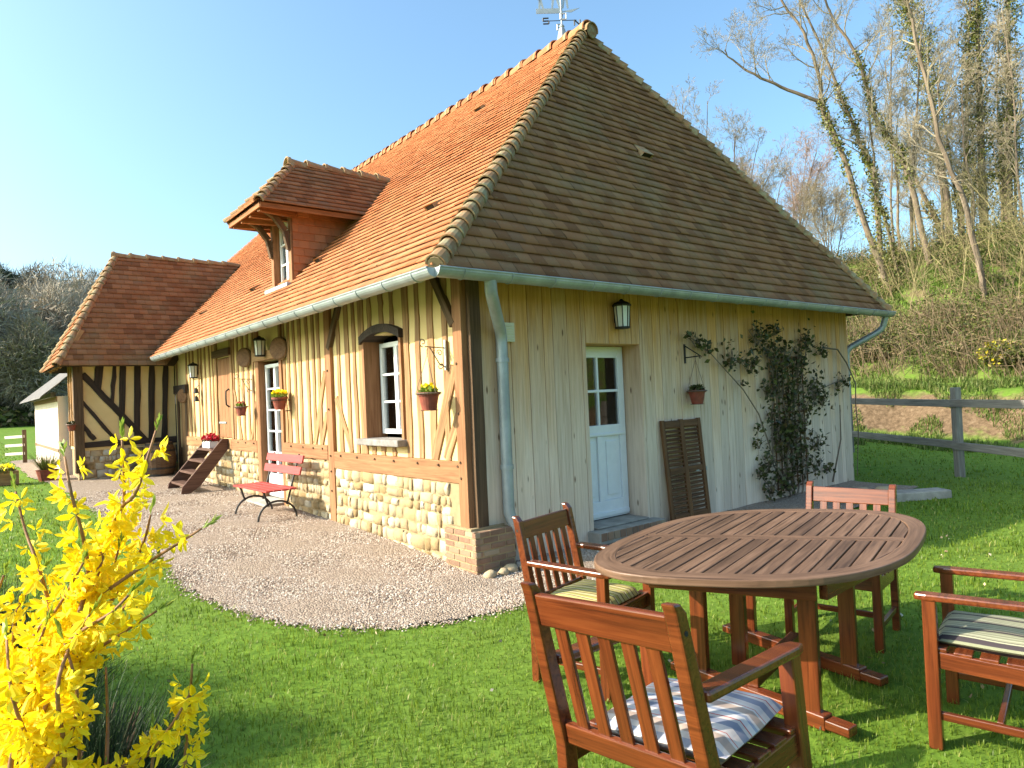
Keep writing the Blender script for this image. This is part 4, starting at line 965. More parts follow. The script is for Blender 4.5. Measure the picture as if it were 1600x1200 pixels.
# trellis and climbing rose
t = thing('wooden_trellis', 'dark square lattice trellis fixed behind the climbing rose', 'trellis', (5.75,-.04,.12))
m = MB()
for k in range(7): m.box((-.42+.14*k,-.012,.98),(.022,.014,1.95))
for k in range(15): m.box((0,-.027,.05+.135*k),(.9,.014,.022))
m.build('lattice', MAT['shutter'], t, bevel=.002)
t = thing('climbing_rose', 'straggling dark climbing rose trained up the gable trellis', 'climbing plant', (5.6,-.12,0)); RL = Matrix.Translation((-5.6,.12,0))
rs = [(4.9,2.36,.18),(5.38,2.44,.09),(6.22,2.3,.16),(6.66,2.17,.1),(4.23,2.04,.14),(3.72,2.17,.08),(3.5,2.24,.08),(3.31,2.32,.035),(4.68,1.95,.15),(5.33,1.92,.21),(5.92,1.88,.16),(6.4,1.58,.2),(6.65,1.41,.13),(5.08,1.59,.12),(5.16,1.25,.11),(5.63,1.35,.12),(5.29,.82,.12),(6.38,.77,.16),(4.79,.86,.09),(4.98,.55,.15),(5.44,.66,.12),(5.06,.24,.18),(5.78,.47,.13),(6.28,.42,.13),(6.67,.34,.07),(7.16,1.63,.1),(7.38,1.69,.07),(4.48,1.71,.03),(4.75,.45,.06),(5.46,.2,.09),(5.72,1.04,.12),(6.12,1.33,.1),(4.81,1.09,.06),(5.4,1.62,.18),(5.75,1.55,.18),(5.5,1.1,.18),(5.9,1.1,.15),(5.6,.85,.16),(5.2,2.15,.14),(5.6,2.1,.16),(6.0,2.1,.14),(5.3,1.0,.14),(5.85,.7,.14),(5.45,.35,.15)]
m = MB()
for st in ([(5.76,0),(5.23,.46),(4.86,1.27),(4.47,1.61),(3.83,2.09),(3.32,2.32)],[(5.76,0),(5.12,.53),(5.19,1.25),(5.37,1.92),(4.97,2.37)],[(5.76,0),(5.46,.5),(5.77,1.22),(6.08,1.88),(6.33,2.36)],[(5.76,0),(5.94,.46),(6.13,1.08),(6.5,1.55),(7.13,1.66),(7.42,1.69)],[(5.46,.05),(4.99,.25),(4.79,.45)],[(6.86,.1),(7.14,.75),(7.23,1.29)],[(6.77,2.21),(7.19,2.18),(7.53,1.97),(7.75,1.62),(7.78,1.26),(7.76,.85),(7.7,.1)],[(5.6,0),(5.4,.6),(5.35,1.4),(5.2,1.9)],[(5.7,0),(5.65,.7),(5.5,1.5),(5.6,2.0)],[(5.9,0),(6.1,.6),(5.95,1.3),(6.4,1.7)]):
    pts = [Vector((a,-.09-.03*(i%2),b)) for i, (a, b) in enumerate(st)]; m.tube(pts, [.014-.010*i/len(pts) for i in range(len(pts))], 6)
for a, b, r in rs:
    for k in range(int(75*r)+3):
        p = Vector((a+random.uniform(-r,r)*.4,-.1,b-r*.8)); q = p+Vector((random.uniform(-r,r),random.uniform(-.12,.04),r*random.uniform(.8,1.8))); m.tube([p,(p+q)/2+Vector((random.uniform(-.03,.03),0,.02)),q], .0035, 4, cap=False)
o = m.build('stems', MAT['bark'], t, fix=False); o.matrix_parent_inverse = RL
P = []
for a, b, r in rs:
    n = int(2300*r*r)+12; d = rng.normal(size=(n,3)); P.append(np.array([a,-.13,b])+d*np.array([r*.72,.05,r*.72]))
o = leaves_at(np.concatenate(P), .068, MAT['rose'], 'leaves', t, 0, .7); o.matrix_parent_inverse = RL

# concrete edging slab and boulders at the far corner
t = thing('concrete_slab', 'low grey concrete slab in the lawn beyond the table', 'slab', (6.35,-1.28,.0)); t.rotation_euler = (0,0,R(-32))
m = MB(); m.box((0,0,.04),(1.35,.28,.14)); m.build('slab', MAT['concrete'], t, bevel=.02)
def boulder(loc, s, lab):
    m = MB(); nlat, nlon = 6, 10; prof = []
    vs = [(0,0,s*.8)]; fs = []
    for i in range(1, nlat):
        for k in range(nlon):
            th = math.pi*i/nlat; ph = 2*math.pi*k/nlon; q = s*random.uniform(.85,1.12); vs.append((q*math.sin(th)*math.cos(ph)*1.2, q*math.sin(th)*math.sin(ph), q*.8*math.cos(th)))
    vs.append((0,0,-s*.8)); e = len(vs)-1
    for k in range(nlon):
        fs.append((0,1+k,1+(k+1)%nlon)); fs.append((e,e-nlon+(k+1)%nlon,e-nlon+k))
        for i in range(nlat-2): a = 1+i*nlon; fs.append((a+k,a+nlon+k,a+nlon+(k+1)%nlon,a+(k+1)%nlon))
    m.add(vs, fs); o = m.build('boulder', MAT['stone'], smooth=True); o.location = loc; return tag(o, lab, 'stone')
boulder((5.72,-1.05,.12), .13, 'round pale stone by the slab, seen through the far chair slats on the left')
boulder((6.02,-1.2,.12), .12, 'round pale stone by the slab, nearer its right end')
for i, (x, y, s) in enumerate(((-.02,-.28,.06),(.12,-.30,.05),(.24,-.26,.065),(.36,-.30,.045))):
    o = boulder((x,y,gz(x,y)+.03), s, 'small rough stone lying before the brick pier by the downpipe'); o['group'] = 'loose stones at the corner'
t = thing('drain_slab', 'flat concrete drain slab under the zinc downpipe', 'slab', (.56,-.30,gz(.5,-.3)+.03)); m = MB(); m.box((0,0,0),(.34,.30,.05)); m.build('slab', MAT['concrete'], t, bevel=.01)

# wooden steps with the planter on top
t = thing('wooden_steps', 'dark brown wooden steps up to the loft door', 'steps', (-.42,7.83,.24))
for y in (-.48,.48):
    m = MB(); m.prism([(-.42,y-.02,0),(-.28,y-.02,0),(-.10,y-.02,.12),(.38,y-.02,.72),(.38,y-.02,.90),(.28,y-.02,.90),(-.40,y-.02,.12)], (0,.045,0)); m.build('stringer', MAT['step'], t, bevel=.006)
for k in range(4):
    m = MB(); m.box((-.26+.155*k,0,.14+.19*k),(.20,.93,.04)); m.build('tread', MAT['step'], t, bevel=.004)
t = thing('flower_trough', 'pale trough of red flowers on the top tread of the wooden steps', 'planter', (-.20,7.86,.975))
m = MB(); m.box((0,0,.06),(.16,.46,.12)); m.build('trough', MAT['white'], t, bevel=.008)
leaf_quads([(0,-.14,.15,.12),(0,.0,.16,.12),(0,.14,.15,.12)], 150, 1, .05, MAT['rose'], 'leaves', t, up=.5, squash=.5); leaf_quads([(0,-.14,.18,.13),(0,0,.20,.13),(0,.14,.18,.13)], 330, 1, .05, MAT['redflower'], 'flowers', t, up=.5, squash=.5, aspect=1)

# barrel
t = thing('wooden_barrel', 'dark old wooden barrel standing in the corner of the wing', 'barrel', (-.45,10.75,gz(-.45,10.75)))
m = MB(); m.lathe([(.25,0),(.30,.17),(.325,.36),(.30,.55),(.25,.72),(.235,.72),(.235,.68)], n=22); m.build('staves', MAT['browntimber'], t)
m = MB()
for z, r in ((.04,.264),(.18,.304),(.54,.304),(.68,.264)): m.lathe([(r,z-.02),(r+.006,z-.02),(r+.006,z+.02),(r,z+.02)], n=22, cap=False)
m.build('hoops', MAT['iron'], t)

# red slatted bench with black iron legs
t = thing('red_bench', 'red slatted garden bench with curved black iron legs by the front door', 'bench', (-.40,4.12,gz(-.4,4.1)+.01), R(2))
for k in range(4):
    m = MB(); m.box((-.30+.105*k,0,.395+.004*(k==3)),(.092,1.22,.024)); m.build('seat_slat', MAT['red'], t, bevel=.004)
for x, z in ((.125,.615),(.165,.765)):
    m = MB(); m.box((x,0,z),(.026,1.22,.108), Matrix.Rotation(R(15), 3, 'Y')); m.build('back_slat', MAT['red'], t, bevel=.004)
for y in (-.42,.42):
    m = MB(); m.tube([(-.33,y,.38),(.04,y,.38)], .011, 6); m.tube([(-.31,y,.38),(-.25,y,.19)], .013, 6); m.tube([(.0,y,.18),(.06,y,.38),(.195,y,.83)], .013, 6)
    m.tube([(-.13+.26*math.cos(a),y,.0+.24*math.sin(a)) for a in np.linspace(math.pi,0,13)], .014, 6); m.build('iron_leg', MAT['iron'], t)

# ================================================================== RIGHT FENCE
fe = thing('rail_fence', 'grey two-rail post fence at the foot of the wooded bank', 'fence', (9.08,-1.13,0))
fd_ = Vector((.64,.768,0))
for k in (-1,0,1,2):
    p = fd_*(3.75*k); m = MB(); m.box((p.x,p.y,.70+gz(9.08+p.x,-1.13+p.y)),(.13,.11,1.56), Matrix.Rotation(R(50), 3, 'Z')); m.build('post', MAT['fence'], fe, bevel=.01)
for z in (1.23,.53):
    for k in (-1,0,1):
        m = MB(); a = fd_*(3.75*k-.05); b = fd_*(3.75*(k+1)+.05); o_ = Vector((-.04,.03,0))*(1+.2*(k%2)); m.beam(a+o_+Vector((0,0,z+random.uniform(-.01,.01))), b+o_+Vector((0,0,z+random.uniform(-.01,.01))), .045, .125, jit=.004, n=6); m.build('rail', MAT['fence'], fe, bevel=.006)

# ================================================================== GARDEN TABLE
TZ = .81; T0 = Vector((-.229,-3.208,0)); ta = .26; tb_ = .26+.341+math.pi/2
e1 = Vector((math.cos(ta),math.sin(ta),0)); e2 = Vector((math.cos(tb_),math.sin(tb_),0)); A_, B_, N_ = .99, .77, 2.75
table = thing('garden_table', 'oval slatted hardwood garden table with a seam across the middle', 'table', (T0.x,T0.y,0))
TP = lambda u, v, z=0: e1*u+e2*v+Vector((0,0,z))
sgn = lambda c, p: math.copysign(abs(c)**p, c)
def oval(k, n=72): return [(A_*k*sgn(math.cos(a), 2/N_), B_*k*sgn(math.sin(a), 2/N_)) for a in np.linspace(0, 2*math.pi, n, endpoint=False)]
m = MB(); n = 72; ki = .885
o1, o2 = oval(1, n), oval(ki, n)
vs = []; fs = []; gs = []
for i in range(n):
    for (u, v), z in ((o1[i], TZ), (o2[i], TZ), (o1[i], TZ-.038), (o2[i], TZ-.038)): vs.append(TP(u, v, z)); gs.append((i*.085, (0 if (u, v) == o1[i] else .1), z))
for i in range(n):
    j = (i+1) % n
    fs += [(4*i,4*i+1,4*j+1,4*j),(4*i+2,4*j+2,4*j+3,4*i+3),(4*i,4*j,4*j+2,4*i+2),(4*i+1,4*i+3,4*j+3,4*j+1)]
m.add(vs, fs, gs); m.build('rim', MAT['tabletop'], table, bevel=.006)
inu = lambda v: A_*ki*1.005*max(0, 1-abs(v/(B_*ki*1.005))**N_)**(1/N_)
for side, (s0, s1) in (('far', (.05, 1)), ('near', (-1, -.05))):
    m = MB(); sw = .0735; v = -B_*ki+.008
    while v < B_*ki-.01:
        v1 = min(v+sw-.009, B_*ki-.004)
        a0, a1 = inu(v), inu(v1)
        if s0 > 0: q = [(s0, v), (max(a0, s0+.01), v), (max(a1, s0+.01), v1), (s0, v1)]
        else: q = [(min(-a0, s1-.01), v), (s1, v), (s1, v1), (min(-a1, s1-.01), v1)]
        ofs = random.uniform(0, 40); b = len(m.v); dz = random.uniform(-.0015, .0015)
        m.prism([TP(u, w_, TZ-.028) for u, w_ in q], (0,0,.026+dz))
        for i, (u, w_) in enumerate(q+q): m.g[b+i] = (u+ofs, w_+ofs*.3, (i//4)*.03)
        v += sw
    m.build('slats', MAT['tabletop'], table, bevel=.003)
m = MB(); vv = B_*ki*1.0
for u0, u1 in ((-.05,-.003),(.003,.05)): m.beam(TP((u0+u1)/2,-vv,TZ-.016), TP((u0+u1)/2,vv,TZ-.016), (u1-u0)*.93, .029)
m.build('seam_boards', MAT['tabletop'], table, bevel=.003)
K1, K2, K3 = (Vector(p)-T0 for p in ((-.68,-3.73,0),(-1.03,-2.98,0),(.34,-3.68,0))); K4 = K2+K3-K1
for a, b in ((K1,K2),(K1,K3),(K3,K4),(K2,K4)):
    m = MB(); a2 = a+(b-a).normalized()*.02; b2 = b-(b-a).normalized()*.02; m.beam(a2+Vector((0,0,TZ-.10)), b2+Vector((0,0,TZ-.10)), .04, .11); m.build('apron', MAT['chair'], table, bevel=.004)
LG = [Vector(p)-T0 for p in ((-.57,-3.60,0),(.10,-3.47,0),(.20,-2.78,0),(-.53,-2.93,0),(-.28,-3.02,0))]
for p in LG:
    m = MB(); m.beam(p+Vector((0,0,.055)), p+Vector((0,0,TZ-.04)), .085, .055, up=(.97,.23,0)); m.build('leg', MAT['chair'], table, bevel=.005)
for a, b in ((LG[0],LG[3]),(LG[1],LG[2])):
    d = (b-a).normalized(); m = MB(); a2 = a-d*.2+Vector((0,0,.045)); b2 = b+d*.2+Vector((0,0,.045))
    m.beam(a2, a2+d*.12, .075, .045); m.beam(a2+d*.12, b2-d*.12, .075, .07); m.beam(b2-d*.12, b2, .075, .045); m.build('foot', MAT['chair'], table, bevel=.006)
m = MB(); m.beam((LG[0]+LG[3])/2+Vector((0,0,.12)), (LG[1]+LG[2])/2+Vector((0,0,.12)), .06, .08); m.build('stretcher', MAT['chair'], table, bevel=.005)

# ================================================================== GARDEN CHAIRS
CW, CH, CK, CA, CL, CD = .535, .953, .103, .69, .548, .49
def make_chair(loc, rz, label):
    t = thing('garden_chair', label, 'chair', loc, rz, 'hardwood armchairs round the garden table')
    w2 = CW/2; K = lambda z: -CK*max(0, (z-.42)/(CH-.42))**1.05
    P = lambda mb, n, bv=.005: mb.build(n, MAT['chair'], t, bevel=bv)
    for s in (-1, 1):
        m = MB(); prof = [(.0,.0),(.0,.42),(K(.66),.66),(K(.9),CH-.025),(K(CH),CH),(K(CH)+.032,CH-.002),(K(.9)+.046,CH-.03),(K(.66)+.052,.66),(.056,.42),(.05,.0)]
        m.prism([(s*w2-.022, y, z) for y, z in prof], (.044,0,0)); P(m, 'rear_post', .007)
        m = MB(); m.tube([(s*(w2-.024),K(.865)+.025,.87),(s*(w2+.0235),K(.865)+.025,.87)], .0075, 8); m.build('screw_hole', MAT['dark'], t)
        m = MB(); m.beam((s*w2, CD, 0), (s*w2, CD, CA-.018), .05, .055, up=(0,1,0)); P(m, 'front_leg')
        m = MB(); y0 = K(.68)+.05; m.prism([(s*w2-.032,y0,CA+.012),(s*w2+.032,y0,CA+.012),(s*w2+.034,CL-.05,CA+.004),(s*w2+.022,CL,CA),(s*w2-.022,CL,CA),(s*w2-.034,CL-.05,CA+.004)], (0,0,-.03)); P(m, 'armrest', .008)
        m = MB(); m.beam((s*w2, .05, .385), (s*w2, CD-.025, .40), .026, .075); P(m, 'side_rail')
        m = MB(); m.beam((s*w2, .05, .15), (s*w2, CD-.025, .15), .026, .036); P(m, 'side_stretcher')
    m = MB(); m.beam((-w2+.02, .25, .15), (w2-.02, .25, .15), .026, .036); P(m, 'cross_stretcher')
    m = MB(); m.beam((-w2+.022, CD-.012, .40), (w2-.022, CD-.012, .40), .026, .07); P(m, 'front_rail')
    yt = K(.87)+.025; m = MB(); m.beam((-w2+.022, yt, .865), (w2-.022, yt, .865), .024, .105, up=(0,-.19,1)); P(m, 'top_rail')
    m = MB(); m.beam((-w2+.022, K(.46)+.028, .455), (w2-.022, K(.46)+.028, .455), .026, .068, up=(0,-.15,1)); P(m, 'lower_rail')
    for k in range(5):
        x = (k-2)*.086; m = MB(); m.beam((x, K(.48)+.028, .485), (x, K(.82)+.026, .82), .047, .013, up=(0,1,.15)); P(m, 'back_slat', .003)
    for k in range(5):
        m = MB(); m.beam((-w2-.012, .085+.095*k, .433+.012*k/4-(.006 if 0 < k < 4 else 0)), (w2+.012, .085+.095*k, .433+.012*k/4-(.006 if 0 < k < 4 else 0)), .07, .018); P(m, 'seat_slat', .004)
    return t
c1 = make_chair((-1.93,-3.66,0), -1.516, 'nearest garden chair, seen from behind, with a plaid cushion')
c1.location = (-2.13,-3.84,0); c1.scale = (1.12,1.12,1.085); c1.rotation_euler = (R(-1.0),R(-4.0),-1.516)
c2 = dup(c1, (-.925,-2.175,0), (0,0,-2.907), 'garden chair at the far left of the table with yellow striped cushion', (1,1,1))
c3 = dup(c1, (1.01,-3.076,.0), (0,0,1.759), 'garden chair at the far end of the table without a cushion', (1,1,1))
c4 = dup(c1, (-.017,-4.501,0), (0,0,.198), 'garden chair at the right picture edge with grey-green striped cushion', (1,1,1))

def cushion(chair, mat, label, w_=.44, d_=.42, h_=.07, off=(0,.26,.46), rot=0.0):
    n = 14; vs = []; fs = []; gs = []
    for side in (1, -1):
        for i in range(n+1):
            for j in range(n+1):
                u, v = i/n*2-1, j/n*2-1
                e = (1-abs(u)**14)**.5*(1-abs(v)**14)**.5
                z = side*h_/2*e*(1+.35*(1-u*u)*(1-v*v))+.003*math.sin(i*.75+1)*math.cos(j*.6)*e
                k = 1-.02*abs(u*v); vs.append((u*w_/2*k, v*d_/2*k, z)); gs.append((u*w_/2+.5, v*d_/2+.5, z))
    m_ = (n+1)**2
    for s in (0, 1):
        for i in range(n):
            for j in range(n): a = s*m_+i*(n+1)+j; q = (a,a+n+1,a+n+2,a+1); fs.append(q if s == 0 else q[::-1])
    mb = MB(); mb.add(vs, fs, gs); o = mb.build('seat_cushion', mat, None, smooth=True)
    M = Matrix.Translation(chair.location) @ chair.rotation_euler.to_matrix().to_4x4() @ Matrix.Diagonal((*chair.scale, 1))
    o.matrix_world = M @ Matrix.Translation(off) @ Matrix.Rotation(rot, 4, 'Z'); return tag(o, label, 'cushion')
tt, cc = stripes('plaid_cloth', 1, [(0,(.55,.50,.46)),(.10,(.22,.24,.30)),(.28,(.55,.50,.46)),(.36,(.45,.10,.09)),(.39,(.62,.60,.57)),(.52,(.30,.34,.42)),(.60,(.60,.56,.52)),(.66,(.42,.33,.27)),(.84,(.60,.57,.53)),(.90,(.5,.14,.12)),(.92,(.58,.54,.50))], 5.2)
g2 = tt.sep(tt.attr('gc'))[0]; f2 = tt.math('FRACT', tt.math('MULTIPLY', g2, 5.0)); r2 = tt.ramp(f2, [(0,(.66,.66,.70)),(.2,(1,1,1)),(.5,(.8,.8,.84)),(.52,(1,.9,.88)),(.8,(1,1,1)),(.95,(.75,.74,.76))])
cc = tt.mix(cc, r2, 1.0, 'MULTIPLY'); MAT['plaid'] = tt.done(cc, .9, spec=.1)
tt, cc = stripes('yellow_stripe_cloth', 0, [(0,(.42,.36,.14)),(.3,(.12,.07,.04)),(.38,(.50,.44,.22)),(.6,(.20,.12,.06)),(.66,(.35,.33,.10)),(.85,(.55,.50,.30)),(.93,(.14,.08,.05))], 9); MAT['yellowstripe'] = tt.done(cc, .9, spec=.1)
tt, cc = stripes('green_stripe_cloth', 0, [(0,(.23,.235,.15)),(.14,(.36,.36,.26)),(.2,(.23,.235,.15)),(.34,(.36,.36,.26)),(.4,(.23,.235,.15)),(.52,(.055,.045,.05)),(.68,(.33,.33,.23)),(.73,(.055,.045,.05)),(.78,(.25,.25,.17)),(.9,(.36,.36,.26))], 9); MAT['greenstripe'] = tt.done(cc, .9, spec=.1)
cushion(c1, MAT['plaid'], 'plaid cushion in white, grey and red on the nearest chair', rot=R(6), off=(.03,.28,.488))
cushion(c2, MAT['yellowstripe'], 'yellow and brown striped cushion on the far left chair', rot=R(-3))
cushion(c4, MAT['greenstripe'], 'grey-green cushion with dark stripes on the right edge chair', w_=.46, d_=.44, h_=.06, off=(0,.27,.47))

# ================================================================== FORSYTHIA in the foreground
FS = [[(-3.669, -3.799, 0.926), (-3.624, -3.793, 1.128), (-3.59, -3.895, 1.333), (-3.545, -3.89, 1.475), (-3.523, -3.953, 1.519), (-3.5, -3.949, 1.582), (-3.479, -3.92, 1.629)], [(-3.631, -3.72, 0.984), (-3.597, -3.76, 1.232), (-3.566, -3.797, 1.38), (-3.527, -3.838, 1.467), (-3.529, -3.887, 1.541), (-3.53, -3.89, 1.616)], [(-3.66, -3.831, 1.016), (-3.625, -3.933, 1.271), (-3.592, -3.892, 1.369), (-3.6, -3.92, 1.45), (-3.616, -3.93, 1.529), (-3.62, -3.89, 1.592)], [(-3.664, -3.766, 1.015), (-3.65, -3.749, 1.146), (-3.637, -3.767, 1.274), (-3.655, -3.803, 1.381), (-3.671, -3.746, 1.45), (-3.683, -3.718, 1.525)], [(-3.668, -3.842, 1.102), (-3.625, -3.833, 1.245), (-3.595, -3.888, 1.32), (-3.506, -3.949, 1.393), (-3.471, -3.985, 1.421), (-3.432, -4.027, 1.453)], [(-3.641, -3.722, 1.013), (-3.592, -3.699, 1.177), (-3.553, -3.759, 1.27), (-3.505, -3.787, 1.354), (-3.49, -3.839, 1.415), (-3.478, -3.846, 1.465)], [(-3.688, -3.808, 0.949), (-3.67, -3.89, 1.141), (-3.617, -3.931, 1.235), (-3.55, -3.944, 1.276), (-3.5, -3.98, 1.312)], [(-3.695, -3.739, 0.898), (-3.64, -3.75, 1.12), (-3.569, -3.791, 1.232), (-3.507, -3.824, 1.311), (-3.477, -3.851, 1.372)], [(-3.718, -3.9, 1.034), (-3.677, -3.877, 1.194), (-3.626, -3.947, 1.286), (-3.58, -4.026, 1.335), (-3.553, -4.04, 1.363)], [(-3.705, -3.788, 0.97), (-3.693, -3.827, 1.161), (-3.674, -3.856, 1.275), (-3.635, -3.859, 1.323), (-3.605, -3.953, 1.412)], [(-3.719, -3.684, 1.003), (-3.695, -3.696, 1.181), (-3.689, -3.72, 1.294), (-3.652, -3.717, 1.358)], [(-3.687, -3.782, 0.914), (-3.692, -3.801, 1.129), (-3.717, -3.804, 1.251), (-3.742, -3.767, 1.316)], [(-3.652, -3.935, 0.969), (-3.64, -3.946, 1.097), (-3.652, -4.005, 1.225), (-3.628, -3.961, 1.279), (-3.602, -3.989, 1.332)], [(-3.68, -3.959, 0.993), (-3.682, -3.91, 1.098), (-3.708, -3.968, 1.22), (-3.711, -3.907, 1.297)], [(-3.725, -3.807, 0.942), (-3.721, -3.774, 1.062), (-3.685, -3.866, 1.215), (-3.656, -3.882, 1.299)], [(-3.632, -3.824, 0.956), (-3.665, -3.817, 1.126), (-3.635, -3.838, 1.238), (-3.562, -3.832, 1.324), (-3.543, -3.894, 1.414)], [(-3.614, -3.934, 1.007), (-3.568, -3.955, 1.047), (-3.517, -3.947, 1.053), (-3.492, -4.037, 1.132), (-3.46, -4.029, 1.174)], [(-3.777, -3.624, 0.94), (-3.754, -3.681, 1.133), (-3.731, -3.65, 1.264), (-3.706, -3.727, 1.371)], [(-3.709, -3.849, 0.954), (-3.677, -3.948, 1.069), (-3.63, -3.94, 1.123), (-3.623, -3.98, 1.209), (-3.636, -3.952, 1.289)]]
FB = [[(-3.582, -3.888, 0.918), (-3.579, -3.937, 1.05), (-3.566, -3.875, 1.101), (-3.566, -3.877, 1.203)], [(-3.479, -3.994, 0.923), (-3.462, -3.972, 1.019), (-3.453, -3.971, 1.096), (-3.459, -4.041, 1.224)], [(-3.616, -3.876, 0.972), (-3.612, -3.932, 1.125)], [(-3.514, -3.885, 0.934), (-3.49, -3.863, 1.048)]]
t = thing('forsythia_bush', 'forsythia bush covered in bright yellow blossom close to the camera', 'shrub', (-3.68,-3.75,0)); FL = Matrix.Translation((3.68,3.75,0))
m = MB(); m2 = MB(); axes = []
def smooth_pts(P, k=4):
    P = [Vector(p) for p in P]; out = []
    for i in range(len(P)-1):
        p0 = P[max(i-1,0)]; p1 = P[i]; p2 = P[i+1]; p3 = P[min(i+2,len(P)-1)]
        for j in range(k):
            u = j/k; out.append(.5*((2*p1)+(p2-p0)*u+(2*p0-5*p1+4*p2-p3)*u*u+(3*p1-p0-3*p2+p3)*u**3))
    return out+[P[-1]]
for si, st in enumerate(FS+FB):
    base = Vector((-3.68+random.uniform(-.12,.12), -3.75+random.uniform(-.12,.12), 0)); p0 = Vector(st[0])
    pts = smooth_pts([base, base.lerp(p0, .55)+Vector((0,0,.05)), *st]); n = len(pts); bare = si >= len(FS)
    m.tube(pts, [.0042*(1-i/n)+.0018 for i in range(n)], 7)
    tip = pts[-1]; dr = (pts[-1]-pts[-2]).normalized()
    for k in range(7): axes.append(('bud', tip+dr*(.004*k), (dr*1.4+Vector((random.uniform(-.5,.5),random.uniform(-.5,.5),random.uniform(-.2,.4)))).normalized(), .021))
    L = 0
    for i in range(9, n-1):
        seg = pts[i+1]-pts[i]; q = max(1, int(seg.length/(.012 if bare else .0048)))
        for k in range(q):
            p = pts[i]+seg*(k+random.random())/q; f = (i-9)/(n-10)
            a = Vector((random.gauss(0,1),random.gauss(0,1),random.gauss(-.25,.8))).normalized(); a = (a-seg.normalized()*a.dot(seg.normalized())*.6).normalized()
            if bare: axes.append(('bud', p, (a*.5+seg.normalized()).normalized(), random.uniform(.010,.018)))
            elif random.random() < (.85 if f < .6 else .55)*(.35+.65*(math.sin(f*31+si*2)>-.45)):
                axes.append(('fl', p+a*random.uniform(.004,.02), a, random.uniform(.019,.029)))
                if random.random() < .06: axes.append(('bud', p, (a+seg.normalized()).normalized(), .016))
top = Vector(FB[1][-1])
for k in range(26):                                  # flowers on the short right-hand stem
    s = random.random()**.8; p = Vector(FB[1][1])+(top-Vector(FB[1][1]))*s*.85; a = Vector((random.gauss(0,1),random.gauss(0,1),random.gauss(-.2,.8))).normalized(); axes.append(('fl', p+a*.02, a, random.uniform(.017,.024)))
V = []; Vb = []
for kd, p, a, s in axes:
    u = a.orthogonal().normalized(); w_ = a.cross(u); ph = random.uniform(0, 6.28); spread = random.uniform(.75, 1.25)
    if kd == 'bud':
        d = a; sd = u; Vb += [p, p+d*s*.5+sd*s*.18, p+d*s, p+d*s*.5-sd*s*.18]; continue
    for k in range(4):
        an = ph+k*math.pi/2+random.uniform(-.2,.2); r = u*math.cos(an)+w_*math.sin(an); d = (r*math.sin(spread)+a*math.cos(spread)).normalized(); sd = a.cross(d).normalized(); nn = d.cross(sd)
        l = s*random.uniform(.85,1.2); wd = s*random.uniform(.17,.23); tw = random.uniform(-.3,.3); sd2 = (sd*math.cos(tw)+nn*math.sin(tw)); curl = nn*(l*random.uniform(-.25,.12))
        b = p+d*.002; tpt = b+d*l+curl
        V += [b, b+d*l*.35+sd2*wd+nn*wd*.5, b+d*l*.75+sd2*wd*.9+nn*wd*.4+curl*.5, tpt, b, tpt, b+d*l*.75-sd2*wd*.9+nn*wd*.4+curl*.5, b+d*l*.35-sd2*wd+nn*wd*.5]
o = m.build('stems', MAT['fstem'], t, smooth=True, fix=False); o.matrix_parent_inverse = FL
o = npmesh('flowers', [tuple(v) for v in V], np.arange(len(V)).reshape(-1,4), MAT['yellow'], t); o.matrix_parent_inverse = FL
o = npmesh('leaf_buds', [tuple(v) for v in Vb], np.arange(len(Vb)).reshape(-1,4), MAT['bud'], t); o.matrix_parent_inverse = FL

# ================================================================== BROOM BUSHES
def broom(loc, R0, H, n, label):
    t = thing('broom_bush', label, 'shrub', (loc[0],loc[1],gz(*loc)))
    a = rng.uniform(0, 6.28, n); rr = np.sqrt(rng.random(n)); out = rr*R0; h0 = H*rng.uniform(.1,.75,n)*(1-.3*rr); l = rng.uniform(.2,.5,n)*H*.7
    P0 = np.stack([out*.75*np.cos(a), out*.75*np.sin(a), h0*(.9-.2*rr)], 1); lean = rr*1.05+rng.normal(0,.42,n); az = a+rng.normal(0,1.1,n)
    D = np.stack([np.cos(az)*np.sin(lean), np.sin(az)*np.sin(lean), np.cos(lean)], 1)
    P1 = P0+D*(l*.5)[:,None]; P2 = P1+(D+np.array([0,0,.25])+rng.normal(0,.08,(n,3)))*(l*.5)[:,None]
    sd = np.cross(D, rng.normal(size=(n,3))); sd /= np.linalg.norm(sd,axis=1)[:,None]; w0 = sd*.0019
    V = np.stack([P0-w0,P0+w0,P1+w0*.8,P1-w0*.8, P1-w0*.8,P1+w0*.8,P2+w0*.3,P2-w0*.3], 1)
    npmesh('green_stems', V, np.arange(8*n).reshape(-1,4), MAT['broom'], t)
    m = MB()
    for k in range(26):
        an = random.uniform(0,6.28); r = R0*random.uniform(.3,.8); m.tube([(0.05*math.cos(an),.05*math.sin(an),0),(r*.5*math.cos(an),r*.5*math.sin(an),H*.3),(r*math.cos(an),r*math.sin(an),H*.62)], [.014,.009,.004], 5)
    m.build('branches', MAT['browntimber'], t, fix=False)
broom((-3.70,-1.28), .44, 1.12, 6500, 'dark green broom bush at the left edge behind the forsythia')
broom((-4.32,-.1), .60, 1.40, 9000, 'tallest dark green broom bush, furthest left in the row of brooms')
broom((-4.35,-1.0), .48, 1.0, 6000, 'rounded dark green broom bush in the middle of the row of brooms')
broom((-3.50,-2.42), .40, .86, 5200, 'lower dark green broom bush under the yellow blossom')

